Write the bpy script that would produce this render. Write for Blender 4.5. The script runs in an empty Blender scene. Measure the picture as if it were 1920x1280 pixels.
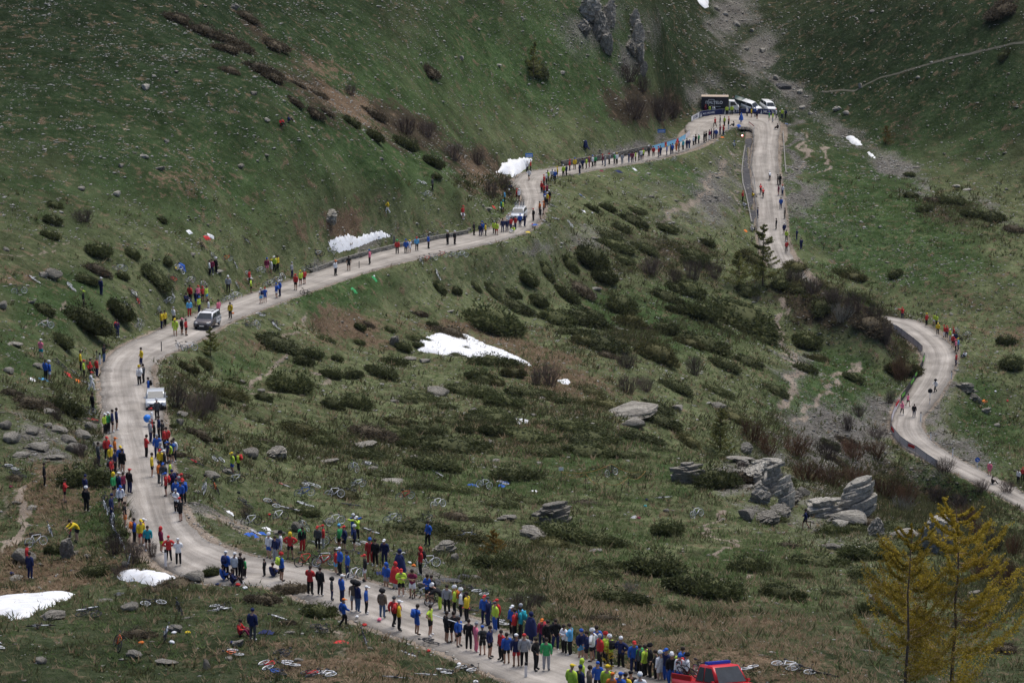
import bpy, bmesh, math, random, time
import numpy as np
from mathutils import Vector, Matrix
T0 = time.time()
rnd = random.Random(7)
nrs = np.random.RandomState(11)
scene = bpy.context.scene
COL = scene.collection
# ------------------------------------------------------------------ camera, sky, sun, exposure
CAMZ = 140.0
F = 5333.0                      # focal length in photograph pixels (100 mm on a 36 mm sensor)
PITCH = math.radians(14.0)
cd = bpy.data.cameras.new('camera'); cam = bpy.data.objects.new('camera', cd); COL.objects.link(cam)
cd.sensor_width = 36.0; cd.lens = 36.0 * F / 1920.0
cd.clip_start = 1.0; cd.clip_end = 6000.0
cam.location = (0, 0, CAMZ); cam.rotation_euler = (math.pi/2 - PITCH, 0, 0)
scene.camera = cam
SUN_EL, SUN_AZ = math.radians(70), math.radians(38)     # azimuth measured from +Y towards +X
world = bpy.data.worlds.new('World'); scene.world = world; world.use_nodes = True
wn = world.node_tree.nodes; wl = world.node_tree.links
sky = wn.new('ShaderNodeTexSky'); sky.sky_type = 'NISHITA'; sky.sun_disc = False
sky.sun_elevation = SUN_EL; sky.sun_rotation = SUN_AZ
sky.air_density = 0.7; sky.dust_density = 6.0; sky.ozone_density = 0.3; sky.altitude = 2000
wl.new(sky.outputs[0], wn['Background'].inputs[0]); wn['Background'].inputs[1].default_value = 0.07
sd = bpy.data.lights.new('sun', 'SUN'); sd.energy = 1.5; sd.angle = math.radians(45); sd.color = (1.0, 0.96, 0.90)
so = bpy.data.objects.new('sun', sd); COL.objects.link(so)
sv = Vector((math.sin(SUN_AZ)*math.cos(SUN_EL), math.cos(SUN_AZ)*math.cos(SUN_EL), math.sin(SUN_EL)))
so.rotation_euler = sv.to_track_quat('Z', 'Y').to_euler(); so.location = (0, 200, 400)
vs = scene.view_settings; vs.view_transform = 'Standard'; vs.look = 'None'; vs.gamma = 1.0; vs.use_curve_mapping = False
vs.exposure = 1.22
scene.render.engine = 'CYCLES'
cy = scene.cycles
cy.max_bounces = 4; cy.diffuse_bounces = 2; cy.glossy_bounces = 2; cy.transmission_bounces = 2; cy.volume_bounces = 0
cy.transparent_max_bounces = 6; cy.use_adaptive_sampling = True; cy.adaptive_threshold = 0.01
cy.use_denoising = True; cy.denoiser = 'OPENIMAGEDENOISE'; cy.denoising_input_passes = 'RGB_ALBEDO_NORMAL'; cy.denoising_prefilter = 'ACCURATE'
cy.caustics_reflective = False; cy.caustics_refractive = False

# ------------------------------------------------------------------ pixel <-> ground helpers
SP, CP = math.sin(PITCH), math.cos(PITCH)
def ray(px, py):
    X = (px-960)/F; Y = (640-py)/F
    return np.array([X, CP+Y*SP, -SP+Y*CP])
def hit_h(px, py, H):
    d = ray(px, py); return d*(H/-d[2])
def at_depth(px, py, y):
    d = ray(px, py); return d*(y/d[1])
def project(x, y, z):           # z relative to the camera height
    f = y*CP - z*SP; u = y*SP + z*CP
    return 960+F*x/f, 640-F*u/f

def _hash(ix, iy, s):
    h = (ix.astype(np.int64)*374761393 + iy.astype(np.int64)*668265263 + s*974634777) & 0x7fffffff
    h = ((h ^ (h >> 13))*1274126177) & 0x7fffffff
    return ((h ^ (h >> 16)) & 0xffff)/65535.0
def vnoise(x, y, s=0):
    ix = np.floor(x); iy = np.floor(y); fx = x-ix; fy = y-iy
    fx = fx*fx*(3-2*fx); fy = fy*fy*(3-2*fy)
    a = _hash(ix, iy, s); b = _hash(ix+1, iy, s); c = _hash(ix, iy+1, s); d = _hash(ix+1, iy+1, s)
    return (a+(b-a)*fx)*(1-fy)+(c+(d-c)*fx)*fy
def fbm(x, y, s=0, o=4):
    r = 0; a = 0.5; t = 0
    for i in range(o):
        r = r+a*vnoise(x*2**i+i*17.3, y*2**i-i*9.1, s+i); t += a; a *= 0.55
    return r/t
def sstep(a, b, x):
    t = np.clip((x-a)/(b-a), 0, 1); return t*t*(3-2*t)

# ------------------------------------------------------------------ the road: (edge, edge, metres below camera)
ROAD = [
(1290,1290,1150,1345,53.2),(1160,1252,1010,1296,54.4),(1060,1224,920,1262,55.4),(960,1190,830,1221,56.3),(880,1157,750,1194,57),
(800,1127,680,1170,57.6),(720,1098,606,1138,58.1),(640,1076,545,1110,58.5),(560,1060,482,1094,58.9),
(480,1044,405,1094,59.2),(420,1028,345,1076,59.5),(375,1005,290,1043,59.9),(347,975,260,1000,60.4),
(335,940,246,955,61),(322,895,234,905,61.8),(313,850,222,860,62.8),(307,805,207,812,63.9),(303,765,196,770,65.1),
(290,725,191,725,66.3),(280,700,193,692,67.2),(290,677,206,668,68),(325,658,240,643,68.9),(372,638,290,622,69.9),
(412,612,340,600,70.8),(450,594,390,579,71.7),(510,571,450,558,72.7),(580,546,520,534,73.8),(650,522,590,511,75),
(720,500,665,485,76.1),(800,481,745,465,77.1),(870,466,815,450,78),(930,452,880,438,78.8),(980,436,930,425,79.4),
(1006,415,958,405,80),(1020,390,975,388,80.6),(1019,368,980,366,81.2),(1016,350,970,352,81.7),(1018,338,964,338,82.1),
(1030,331,985,323,82.5),(1065,327,1032,315,83),(1118,317,1092,306,83.8),(1177,308,1152,296,84.8),(1243,295,1217,283,86),
(1290,281,1268,269,86.9),(1326,265,1289,254,87.6),(1345,252,1287,236,88.1),(1362,244,1316,219,88.4),
(1385,238,1366,214,88.6),(1400,239,1412,213,88.8),(1410,243,1454,214,89),(1413,252,1462,236,89.3),(1414,272,1457,266,89.8),
(1409,310,1458,308,91),(1412,340,1463,340,92),(1416,370,1468,371,92.9),(1419,410,1473,410,94.1),
(1425,450,1474,447,95.3),(1440,490,1485,482,96.4),(1470,525,1508,513,97.4),(1515,556,1542,543,98.2),
(1580,585,1597,571,99.1),(1635,602,1650,590,99.8),(1672,612,1690,597,100.3),(1692,624,1722,601,100.7),
(1712,638,1750,618,101.1),(1728,655,1778,642,101.5),(1733,672,1790,668,101.9),(1724,700,1782,705,102.5),
(1707,729,1759,740,103.1),(1687,755,1738,768,103.6),(1672,785,1725,790,104.1),(1673,812,1732,812,104.6),
(1692,834,1752,832,105.1),(1730,858,1786,854,105.6),(1790,884,1840,882,106.2),(1865,923,1905,916,107),
(1940,965,1975,951,107.8),(2020,1010,2060,992,108.8),
(2120,1062,2160,1042,109.9),(2240,1122,2280,1100,111.2)]
EA = np.array([hit_h(a, b, h) for a, b, c, d, h in ROAD]); EB = np.array([hit_h(c, d, h) for a, b, c, d, h in ROAD])
def catmull(P, n):
    P = np.vstack([2*P[0]-P[1], P, 2*P[-1]-P[-2]]); out = []
    for i in range(1, len(P)-2):
        p0, p1, p2, p3 = P[i-1:i+3]
        for k in range(n):
            t = k/n
            out.append(0.5*((2*p1)+(-p0+p2)*t+(2*p0-5*p1+4*p2-p3)*t*t+(-p0+3*p1-3*p2+p3)*t**3))
    out.append(P[-2]); return np.array(out)
def smooth_rows(A, k):
    for _ in range(k):
        B = A.copy(); B[1:-1] = (A[:-2]+2*A[1:-1]+A[2:])/4; A = B
    return A
NS = 8
RA = smooth_rows(catmull(EA, NS), 6); RB = smooth_rows(catmull(EB, NS), 6)
zc = smooth_rows((RA[:, 2:]+RB[:, 2:])/2, 30)
RA[:, 2:] = zc; RB[:, 2:] = zc
RC = (RA+RB)/2; RW = np.linalg.norm(RA-RB, axis=1)
RT = np.gradient(RC[:, :2], axis=0); RT /= np.linalg.norm(RT, axis=1)[:, None]

# ------------------------------------------------------------------ the hillside: control points (photo x, photo y, metres ahead)
CTRL = [
# foreground below the road, lower left knoll and hollow
(0,1290,138),(200,1290,139),(400,1290,138),(600,1290,137),(760,1290,136),(860,1290,133),
(0,1215,148),(200,1200,151),(400,1200,150),(560,1200,150),(690,1225,146),(640,1185,154),(540,1130,164),(420,1128,165),(300,1128,164),
(60,1140,170),(270,1086,178),(120,1100,176),(0,1110,176),(560,1108,168.5),(40,1060,181),(130,1040,184),
# left bank
(0,1000,190),(60,960,195),(150,990,190),(205,985,189.5),(120,900,203),(0,900,204),(60,830,214),(170,860,209),(0,780,222),(120,780,227),(165,740,238),
(0,700,238),(90,690,246),(160,690,250),(0,620,256),(100,600,268),(190,620,272),(0,540,272),(120,540,281),(220,570,286),(300,560,293),
(0,450,289),(150,460,298),(300,470,305),(400,500,307),(500,490,314),(560,500,322),(0,330,311),(200,340,319),(400,380,326),(600,420,337),
(700,440,347),(800,425,360),(880,415,369),(0,200,335),(200,200,341),(400,200,350),(600,300,352),(750,330,366),(860,360,382),(930,385,396),
(0,80,362),(200,80,365),(330,80,372),(0,-40,386),(180,-40,388),
# the gully from upper left to the bend, and the far slope beyond it
(320,-40,399),(450,80,393),(560,150,389),(680,230,390),(800,275,404),(900,310,424),(960,322,436),
(520,-40,432),(600,60,418),(760,0,450),(760,150,424),(900,200,446),(1000,280,452),(1080,285,460),(1150,270,470),(1220,250,482),
(950,0,480),(1000,130,474),(1100,120,490),(1100,0,504),(1180,60,508),(1200,170,498),(1270,215,512),(1230,100,512),(1240,0,528),
# behind the hairpin, the stony stream bed and the far slopes
(1290,200,532),(1330,203,535),(1400,200,541),(1460,205,543),(1320,150,543),(1400,140,550),(1300,80,552),(1330,0,592),(1330,-60,618),
(1400,60,585),(1440,120,568),(1480,180,553),(1550,230,535),(1600,270,520),(1680,305,503),(1750,340,489),(1840,390,471),(1920,430,458),(2020,480,444),
(1480,60,580),(1560,120,556),(1650,200,532),(1750,260,512),(1850,310,498),(1950,370,482),(1500,0,594),(1650,0,568),(1800,0,546),(1950,0,528),(2100,0,520),
(1650,100,549),(1800,120,528),(1950,150,510),(2100,300,480),(1500,-60,620),(1700,-60,588),(1900,-60,560),(2100,-60,548),
(1150,-60,524),(900,-60,495),(700,-60,462),
# meadow right of the right-hand road leg
(1490,260,508),(1500,320,492),(1520,400,471),(1560,300,503),(1600,400,467),(1700,420,459),(1800,460,447),(1900,500,438),
(1560,500,447),(1650,520,438),(1750,540,430),(1850,570,424),(1950,600,418),(1640,570,429),(1750,590,424),(1830,640,409),(1900,700,396),
(1830,740,388),(1780,790,378),(1850,830,371),(1930,860,366),(2030,900,360),
# inside the loop: slope under the far road, bowl, slope under the hairpin
(1330,300,486),(1330,360,458),(1380,300,490),(1390,380,464),(1260,330,462),(1180,350,443),(1100,370,428),(1060,380,417),(1250,420,430),(1350,440,436),
(1400,500,420),(1430,560,405),(1300,520,405),(1180,450,412),(1080,440,399),(1010,455,389),(1200,560,385),(1050,540,377),(900,520,363),(950,600,352),
(800,530,351),(700,560,338),(600,580,327),(780,600,335),(860,640,328),(1000,680,318),(1120,640,347),(1250,640,362),(1350,620,380),(620,640,312),
(480,610,306),(430,650,286),(500,680,283),(400,700,272),(330,720,259),(350,790,243),(450,750,260),(560,720,274),(700,700,293),(800,720,293),(950,740,294),
(1080,740,307),(1200,720,327),(1300,720,342),(700,790,264),(850,800,268),(1000,800,275),(1150,790,285),(1250,800,290),(560,800,254),(450,830,237),
(1530,533,412),(1580,562,402),(1630,586,398),(1656,600,400),(1505,520,420),
# eroded bank left of the lower right road, ravine hidden behind the near ridge
(1480,600,401),(1560,630,398),(1640,660,394),(1690,690,398),(1450,680,375),(1550,720,373),(1640,760,375),(1400,760,345),(1500,820,346),(1600,850,353),(1680,880,356),
(1760,925,354),(1850,980,350),(1950,1030,346),(1400,800,328),(1550,880,332),(1700,950,336),
# centre plateau and the near ridge on the right
(420,880,222),(360,860,214),(500,900,221),(600,880,230),(700,900,232),(820,900,238),(950,900,243),(1080,900,246),(1180,880,251),(1300,870,257),(1260,850,264),
(420,960,205),(400,990,196),(500,980,203),(600,980,207),(700,960,213),(820,960,218),(950,960,222),(1100,960,226),(1250,950,233),(1340,860,262),(1420,858,262),
(480,1020,188),(560,1030,187),(660,1040,186),(760,1050,184),(830,1080,178),(860,1020,199),(960,1040,199),(1100,1040,205),(1250,1040,208),(1400,960,234),(1400,1020,217),
(900,1120,168),(1000,1140,166),(1120,1150,165),(1250,1150,167),(1400,1100,188),(1500,990,233),(1550,1000,229),(1500,1060,206),(1600,1060,210),
(1100,1215,146),(1250,1230,143),(1350,1200,152),(1500,1170,165),(1600,1200,160),(1700,1100,196),(1700,1000,231),(1640,960,243),(1560,910,255),(1480,880,261),
(1350,1290,132),(1500,1290,136),(1650,1290,138),(1800,1290,141),(1950,1290,144),(1800,1200,165),(1800,1080,207),(1900,1150,184),(1900,1060,214),(1760,990,241),(1850,1000,240),(1950,1010,240),(2050,1100,206),
]
CP3 = [at_depth(*c) for c in CTRL]
# ground the photograph does not show: the ravine, and the land around the frame
CP3 += [np.array(p, float) for p in [(22,300,-92),(40,300,-101),(58,298,-106),(80,300,-110),(30,275,-88),(52,272,-93),(72,275,-97),(85,330,-110),(98,360,-111),
 (-60,180,-52),(-75,230,-52),(-90,290,-54),(-105,350,-52),(-118,420,-36),(-130,520,-18),(-60,130,-50),(0,100,-46),(45,120,-48),(70,150,-55),(90,210,-72),(110,280,-95),
 (0,560,-28),(-60,480,-30),(0,640,0),(60,720,-10),(120,700,-10),(60,800,30),(-100,640,20),(140,600,-40),(170,520,-62),(150,450,-82),(140,400,-98),(-60,800,60),(160,800,30),(-150,800,70),(240,700,0),(-200,500,10)]]
ridx = list(range(0, len(RA), 6))
CP3 += [RA[i] for i in ridx]+[RB[i] for i in ridx]
CPA = np.array(CP3)
def tps_fit(P, z, lam):
    n = len(P); d2 = ((P[:, None]-P[None])**2).sum(-1); K = 0.5*d2*np.log(d2+1e-9)
    A = np.zeros((n+3, n+3)); A[:n, :n] = K+lam*np.eye(n); A[:n, n] = 1; A[:n, n+1:] = P; A[n, :n] = 1; A[n+1:, :n] = P.T
    return np.linalg.solve(A, np.concatenate([z, np.zeros(3)]))
SC = 100.0
W = tps_fit(CPA[:, :2]/SC, CPA[:, 2], 2e-4)
def tps_eval(x, y):
    Q = np.stack([x, y], -1).reshape(-1, 2)/SC; P = CPA[:, :2]/SC; out = np.empty(len(Q)); n = len(P)
    for i in range(0, len(Q), 20000):
        q = Q[i:i+20000]; d2 = ((q[:, None]-P[None])**2).sum(-1)
        out[i:i+20000] = (0.5*d2*np.log(d2+1e-9))@W[:n]+W[n]+q@W[n+1:]
    return out.reshape(np.shape(x))
NU, NV = 701, 741
U = np.linspace(-0.34, 0.34, NU); Y0, Y1 = 98.0, 800.0
V = Y0*(Y1/Y0)**np.linspace(0, 1, NV)
cu, cv = np.arange(0, NU, 4), np.arange(0, NV, 4)
gx = V[cv][:, None]*U[cu][None]; gy = np.repeat(V[cv][:, None], len(cu), 1)
zcs = tps_eval(gx, gy)
def upsample(Z):
    A = np.empty((Z.shape[0], NU)); 
    for i in range(Z.shape[0]): A[i] = np.interp(np.arange(NU), cu, Z[i])
    B = np.empty((NV, NU))
    for j in range(NU): B[:, j] = np.interp(np.arange(NV), cv, A[:, j])
    return B
GZ = upsample(zcs); GX = V[:, None]*U[None]; GY = np.repeat(V[:, None], NU, 1)
# nearest road point for every ground vertex
RS = RC[:, :2]
def road_near(x, y):
    q = np.stack([np.ravel(x), np.ravel(y)], -1).astype(np.float32); R = RS.astype(np.float32)
    ii = np.empty(len(q), int)
    for i in range(0, len(q), 40000):
        c = q[i:i+40000]; ii[i:i+40000] = ((c[:, None, 0]-R[None, :, 0])**2+(c[:, None, 1]-R[None, :, 1])**2).argmin(1)
    d = q-RS[ii]; along = (d*RT[ii]).sum(1); lat = np.abs(d[:, 0]*RT[ii, 1]-d[:, 1]*RT[ii, 0])
    lat = np.sqrt(lat**2+np.maximum(np.abs(along)-1.5, 0)**2)
    return ii.reshape(np.shape(x)), lat.reshape(np.shape(x))
RI, RD = road_near(GX, GY)
edge = RD-RW[RI]/2
PXv, PYv = project(GX, GY, GZ)
# hummocks: small ones everywhere, stronger on the central plateau
hum = 0.9*(fbm(GX/9, GY/9, 3, 3)-0.5)+0.35*(fbm(GX/2.2, GY/2.2, 8, 3)-0.5)
plate = np.exp(-(((PXv-800)/420)**2+((PYv-820)/160)**2))
big = 1.6*(fbm(GX/14, GY/14, 21, 3)-0.5)*plate
fade = sstep(0.5, 7, edge)
GZ = GZ+(hum+big)*fade
rz = RC[RI, 2]
wr = 1-sstep(0.6, 4.5, edge)
GZ = GZ*(1-wr)+(rz-0.04)*wr+0.12*(fbm(GX/0.9, GY/0.9, 5, 2)-0.5)*sstep(0.2, 2, edge)
GZ = np.where(edge < 0.0, rz-0.3, GZ)
PXv, PYv = project(GX, GY, GZ)
def ground(x, y):
    """height (relative to camera) of the hillside at world x, y"""
    u = (np.asarray(x)/np.asarray(y)-U[0])/(U[1]-U[0]); v = np.log(np.asarray(y)/Y0)/math.log(Y1/Y0)*(NV-1)
    u = np.clip(u, 0, NU-1.001); v = np.clip(v, 0, NV-1.001); i = np.floor(v).astype(int); j = np.floor(u).astype(int); a = v-i; b = u-j
    return (GZ[i, j]*(1-b)+GZ[i, j+1]*b)*(1-a)+(GZ[i+1, j]*(1-b)+GZ[i+1, j+1]*b)*a
def spot(px, py, skip=None):
    """world point where the sight line through a photo pixel meets the ground"""
    d = ray(px, py); u = (d[0]/d[1]-U[0])/(U[1]-U[0]); j = int(min(max(u, 0), NU-2)); b = min(max(u-j, 0), 1)
    col = GZ[:, j]*(1-b)+GZ[:, j+1]*b
    line = V*d[2]/d[1]
    below = np.nonzero((col >= line) & (V > (skip or 0)))[0]
    if len(below) == 0 or below[0] == 0: i = NV-1 if len(below) == 0 else 1
    else: i = below[0]
    a0 = line[i-1]-col[i-1]; a1 = line[i]-col[i]; t = a0/(a0-a1) if a0 != a1 else 0
    t = min(max(t, 0), 1); y = V[i-1]+(V[i]-V[i-1])*t; x = d[0]/d[1]*y
    ii, rd = road_near(np.array([x]), np.array([y]))
    z = float(RC[ii[0], 2]) if rd[0] < RW[ii[0]]/2 else float(ground(x, y))
    return Vector((x, y, z+CAMZ))
def on_ground(x, y):
    ii, rd = road_near(np.array([x]), np.array([y]))
    z = float(RC[ii[0], 2])+0.0 if rd[0] < RW[ii[0]]/2 else float(ground(x, y))
    return z+CAMZ
def mpp(p):                       # metres per photo pixel at a world point
    return (p.y*CP-(p.z-CAMZ)*SP)/F
# ------------------------------------------------------------------ material helpers
def new_mat(name):
    m = bpy.data.materials.new(name); m.use_nodes = True; nt = m.node_tree
    return m, nt.nodes, nt.links, nt.nodes['Principled BSDF']
def nd(ns, t, **kw):
    n = ns.new(t)
    for k, v in kw.items(): setattr(n, k, v)
    return n
def noise(ns, ls, co, scale, detail=4, rough=0.6, dist=0.0):
    n = ns.new('ShaderNodeTexNoise'); n.inputs['Scale'].default_value = scale; n.inputs['Detail'].default_value = detail
    n.inputs['Roughness'].default_value = rough; n.inputs['Distortion'].default_value = dist
    if co is not None: ls.new(co, n.inputs['Vector'])
    return n.outputs['Fac']
def ramp(ns, ls, fac, stops, interp='LINEAR'):
    r = ns.new('ShaderNodeValToRGB'); r.color_ramp.interpolation = interp; e = r.color_ramp.elements
    while len(e) < len(stops): e.new(0.5)
    for k, (p, c) in enumerate(stops):
        e[k].position = p; e[k].color = (c, c, c, 1) if isinstance(c, (int, float)) else tuple(c)+(1,)
    ls.new(fac, r.inputs[0]); return r.outputs[0]
def mixc(ns, ls, fac, a, b, mode='MIX'):
    m = ns.new('ShaderNodeMix'); m.data_type = 'RGBA'; m.blend_type = mode
    for sock, v in ((m.inputs[0], fac), (m.inputs[6], a), (m.inputs[7], b)):
        if hasattr(v, 'node'): ls.new(v, sock)
        elif isinstance(v, (int, float)): sock.default_value = v if sock == m.inputs[0] else (v, v, v, 1)
        else: sock.default_value = tuple(v)+(1,)
    return m.outputs[2]
def math_n(ns, ls, op, a, b=0.5):
    m = ns.new('ShaderNodeMath'); m.operation = op
    for s, v in ((m.inputs[0], a), (m.inputs[1], b)):
        if hasattr(v, 'node'): ls.new(v, s)
        else: s.default_value = v
    return m.outputs[0]
def bump(ns, ls, h, strength, dist, bsdf):
    b = ns.new('ShaderNodeBump'); b.inputs['Strength'].default_value = strength; b.inputs['Distance'].default_value = dist
    ls.new(h, b.inputs['Height']); ls.new(b.outputs[0], bsdf.inputs['Normal'])
def plain(name, col, rough=0.8, metal=0.0, var=0.15, scale=6.0, spec=0.3, perobj=0.0, bumps=0.0):
    """procedural material: base colour broken up by two noises, optional per-object shift"""
    m, ns, ls, b = new_mat(name)
    co = ns.new('ShaderNodeTexCoord').outputs['Object']
    f = noise(ns, ls, co, scale, 5)
    lo = tuple(max(0, c*(1-var)) for c in col); hi = tuple(min(1, c*(1+var)) for c in col)
    c = ramp(ns, ls, f, [(0.3, lo), (0.7, hi)])
    if perobj:
        oi = ns.new('ShaderNodeObjectInfo').outputs['Random']
        k = ramp(ns, ls, oi, [(0.0, 1-perobj), (1.0, 1+perobj*0.6)])
        c = mixc(ns, ls, 1.0, c, k, 'MULTIPLY')
    ls.new(c, b.inputs['Base Color']); b.inputs['Roughness'].default_value = rough; b.inputs['Metallic'].default_value = metal
    b.inputs['Specular IOR Level'].default_value = spec
    if bumps: bump(ns, ls, f, bumps, 0.05, b)
    return m
def glass_mat(name, col=(0.02, 0.025, 0.03)):
    m, ns, ls, b = new_mat(name)
    co = ns.new('ShaderNodeTexCoord').outputs['Object']
    c = ramp(ns, ls, noise(ns, ls, co, 2.0, 3), [(0.3, col), (0.7, tuple(x*1.6 for x in col))])
    ls.new(c, b.inputs['Base Color']); b.inputs['Roughness'].default_value = 0.15; b.inputs['Specular IOR Level'].default_value = 0.35
    return m
def emit_mat(name, col, s):
    m, ns, ls, b = new_mat(name)
    co = ns.new('ShaderNodeTexCoord').outputs['Object']
    c = ramp(ns, ls, noise(ns, ls, co, 8.0, 2), [(0.3, tuple(x*0.8 for x in col)), (0.7, col)])
    ls.new(c, b.inputs['Base Color']); ls.new(c, b.inputs['Emission Color']); b.inputs['Emission Strength'].default_value = s
    return m

# ------------------------------------------------------------------ object helpers
def tag(o, label=None, cat=None, group=None, kind=None):
    if label: o['label'] = label
    if cat: o['category'] = cat
    if group: o['group'] = group
    if kind: o['kind'] = kind
    return o
def link(name, me, mat=None, parent=None):
    o = bpy.data.objects.new(name, me); COL.objects.link(o)
    if parent is not None: o.parent = parent
    if mat is not None and me is not None and len(me.materials) == 0: me.materials.append(mat)
    return o
def empty(name, loc=(0, 0, 0), rz=0.0, s=1.0):
    o = bpy.data.objects.new(name, None); COL.objects.link(o); o.location = loc; o.rotation_euler = (0, 0, rz); o.scale = (s, s, s)
    o.empty_display_size = 0.2
    return o
def mesh_np(name, verts, faces, smooth=False, mats=None, mi=None):
    """fast mesh from numpy: verts (n,3); faces (m,3) or (m,4)"""
    me = bpy.data.meshes.new(name); verts = np.ascontiguousarray(verts, np.float32); faces = np.ascontiguousarray(faces, np.int32)
    k = faces.shape[1]; me.vertices.add(len(verts)); me.vertices.foreach_set('co', verts.ravel())
    me.loops.add(faces.size); me.loops.foreach_set('vertex_index', faces.ravel())
    me.polygons.add(len(faces)); me.polygons.foreach_set('loop_start', np.arange(0, faces.size, k, dtype=np.int32))
    me.polygons.foreach_set('loop_total', np.full(len(faces), k, np.int32))
    if smooth: me.polygons.foreach_set('use_smooth', np.ones(len(faces), bool))
    for m in (mats or []): me.materials.append(m)
    if mi is not None: me.polygons.foreach_set('material_index', np.ascontiguousarray(mi, np.int32))
    me.update(calc_edges=True); return me
class MB:
    """collects simple solids and links them as ONE mesh object"""
    def __init__(s): s.v = []; s.f = []
    def add(s, vs, fs):
        o = len(s.v); s.v += [tuple(v) for v in vs]; s.f += [tuple(i+o for i in f) for f in fs]; return s
    def box(s, c, d, rot=None, taper=1.0, tshift=0.0):
        x, y, z = (k/2 for k in d); vs = []
        for zz, t, sh in ((-z, 1.0, 0), (z, taper, tshift)):
            for xx, yy in ((-x, -y), (x, -y), (x, y), (-x, y)): vs.append(Vector((xx*t+sh, yy*t, zz)))
        if rot is not None: vs = [rot @ v for v in vs]
        c = Vector(c); return s.add([v+c for v in vs], [(0, 3, 2, 1), (4, 5, 6, 7), (0, 1, 5, 4), (1, 2, 6, 5), (2, 3, 7, 6), (3, 0, 4, 7)])
    def tube(s, pts, r, n=6, cap=True):
        pts = [Vector(p) for p in pts]; rs = r if isinstance(r, (list, tuple)) else [r]*len(pts); o = len(s.v)
        for i, p in enumerate(pts):
            t = (pts[min(i+1, len(pts)-1)]-pts[max(i-1, 0)]).normalized()
            a = t.orthogonal().normalized() if i == 0 else (pa-t*pa.dot(t)).normalized(); pa = a
            b = t.cross(a)
            for k in range(n):
                th = 2*math.pi*k/n; s.v.append(tuple(p+(a*math.cos(th)+b*math.sin(th))*rs[i]))
        for i in range(len(pts)-1):
            for k in range(n):
                k2 = (k+1) % n; s.f.append((o+i*n+k, o+i*n+k2, o+(i+1)*n+k2, o+(i+1)*n+k))
        if cap:
            s.f.append(tuple(o+k for k in reversed(range(n)))); e = o+(len(pts)-1)*n; s.f.append(tuple(e+k for k in range(n)))
        return s
    def ring(s, c, R, r, axis='y', n=20, m=5):
        o = len(s.v); c = Vector(c)
        for i in range(n):
            a = 2*math.pi*i/n
            for k in range(m):
                b = 2*math.pi*k/m; rr = R+r*math.cos(b); p = (rr*math.cos(a), r*math.sin(b), rr*math.sin(a))
                if axis == 'z': p = (p[0], p[2], p[1])
                if axis == 'x': p = (p[1], p[0], p[2])
                s.v.append(tuple(c+Vector(p)))
        for i in range(n):
            for k in range(m):
                i2, k2 = (i+1) % n, (k+1) % m; s.f.append((o+i*m+k, o+i2*m+k, o+i2*m+k2, o+i*m+k2))
        return s
    def ball(s, c, r, n=8, m=5, sq=(1, 1, 1), rot=None):
        o = len(s.v); c = Vector(c)
        for j in range(1, m):
            th = math.pi*j/m
            for i in range(n):
                a = 2*math.pi*i/n; p = Vector((math.sin(th)*math.cos(a)*r*sq[0], math.sin(th)*math.sin(a)*r*sq[1], math.cos(th)*r*sq[2]))
                if rot is not None: p = rot @ p
                s.v.append(tuple(c+p))
        t = Vector((0, 0, r*sq[2])); t = rot @ t if rot is not None else t
        s.v.append(tuple(c+t)); s.v.append(tuple(c-t)); T, B = len(s.v)-2, len(s.v)-1
        for i in range(n):
            i2 = (i+1) % n; s.f.append((T, o+i, o+i2)); s.f.append((B, o+(m-2)*n+i2, o+(m-2)*n+i))
            for j in range(m-2): s.f.append((o+j*n+i, o+(j+1)*n+i, o+(j+1)*n+i2, o+j*n+i2))
        return s
    def mesh(s, name, mat=None, smooth=False):
        me = bpy.data.meshes.new(name); me.from_pydata(s.v, [], s.f)
        if smooth: me.polygons.foreach_set('use_smooth', [True]*len(me.polygons))
        if mat is not None: me.materials.append(mat)
        me.update(); return me
    def build(s, name, mat=None, parent=None, smooth=False): return link(name, s.mesh(name, mat, smooth), None, parent)
def copy_tree(o, parent=None):
    c = o.copy(); COL.objects.link(c); c.parent = parent
    for ch in o.children: copy_tree(ch, c)
    return c

# ------------------------------------------------------------------ ground masks, painted from the photograph's zones
WPX = PXv+(fbm(GX/5, GY/5, 61, 4)-0.5)*F/GY*9.0; WPY = PYv+(fbm(GX/5, GY/5, 71, 4)-0.5)*F/GY*5.0
def blob(px, py, rx, ry, rot=0.0, p=1.0):
    dx, dy = WPX-px, WPY-py; c, s_ = math.cos(math.radians(rot)), math.sin(math.radians(rot))
    return p*np.exp(-(((dx*c+dy*s_)/rx)**2+((-dx*s_+dy*c)/ry)**2)**1.0)
QX = PXv*0.4+WPX*0.6; QY = PYv*0.4+WPY*0.6
def pline(pts, w, p=1.0):
    d = np.full(PXv.shape, 1e9)
    for (x0, y0), (x1, y1) in zip(pts[:-1], pts[1:]):
        vx, vy = x1-x0, y1-y0; t = np.clip(((QX-x0)*vx+(QY-y0)*vy)/(vx*vx+vy*vy), 0, 1)
        d = np.minimum(d, np.hypot(QX-x0-t*vx, QY-y0-t*vy))
    return p*np.exp(-(d/w)**2)
def gather(items):
    m = np.zeros(PXv.shape)
    for it in items: m = np.maximum(m, it)
    return m
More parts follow.
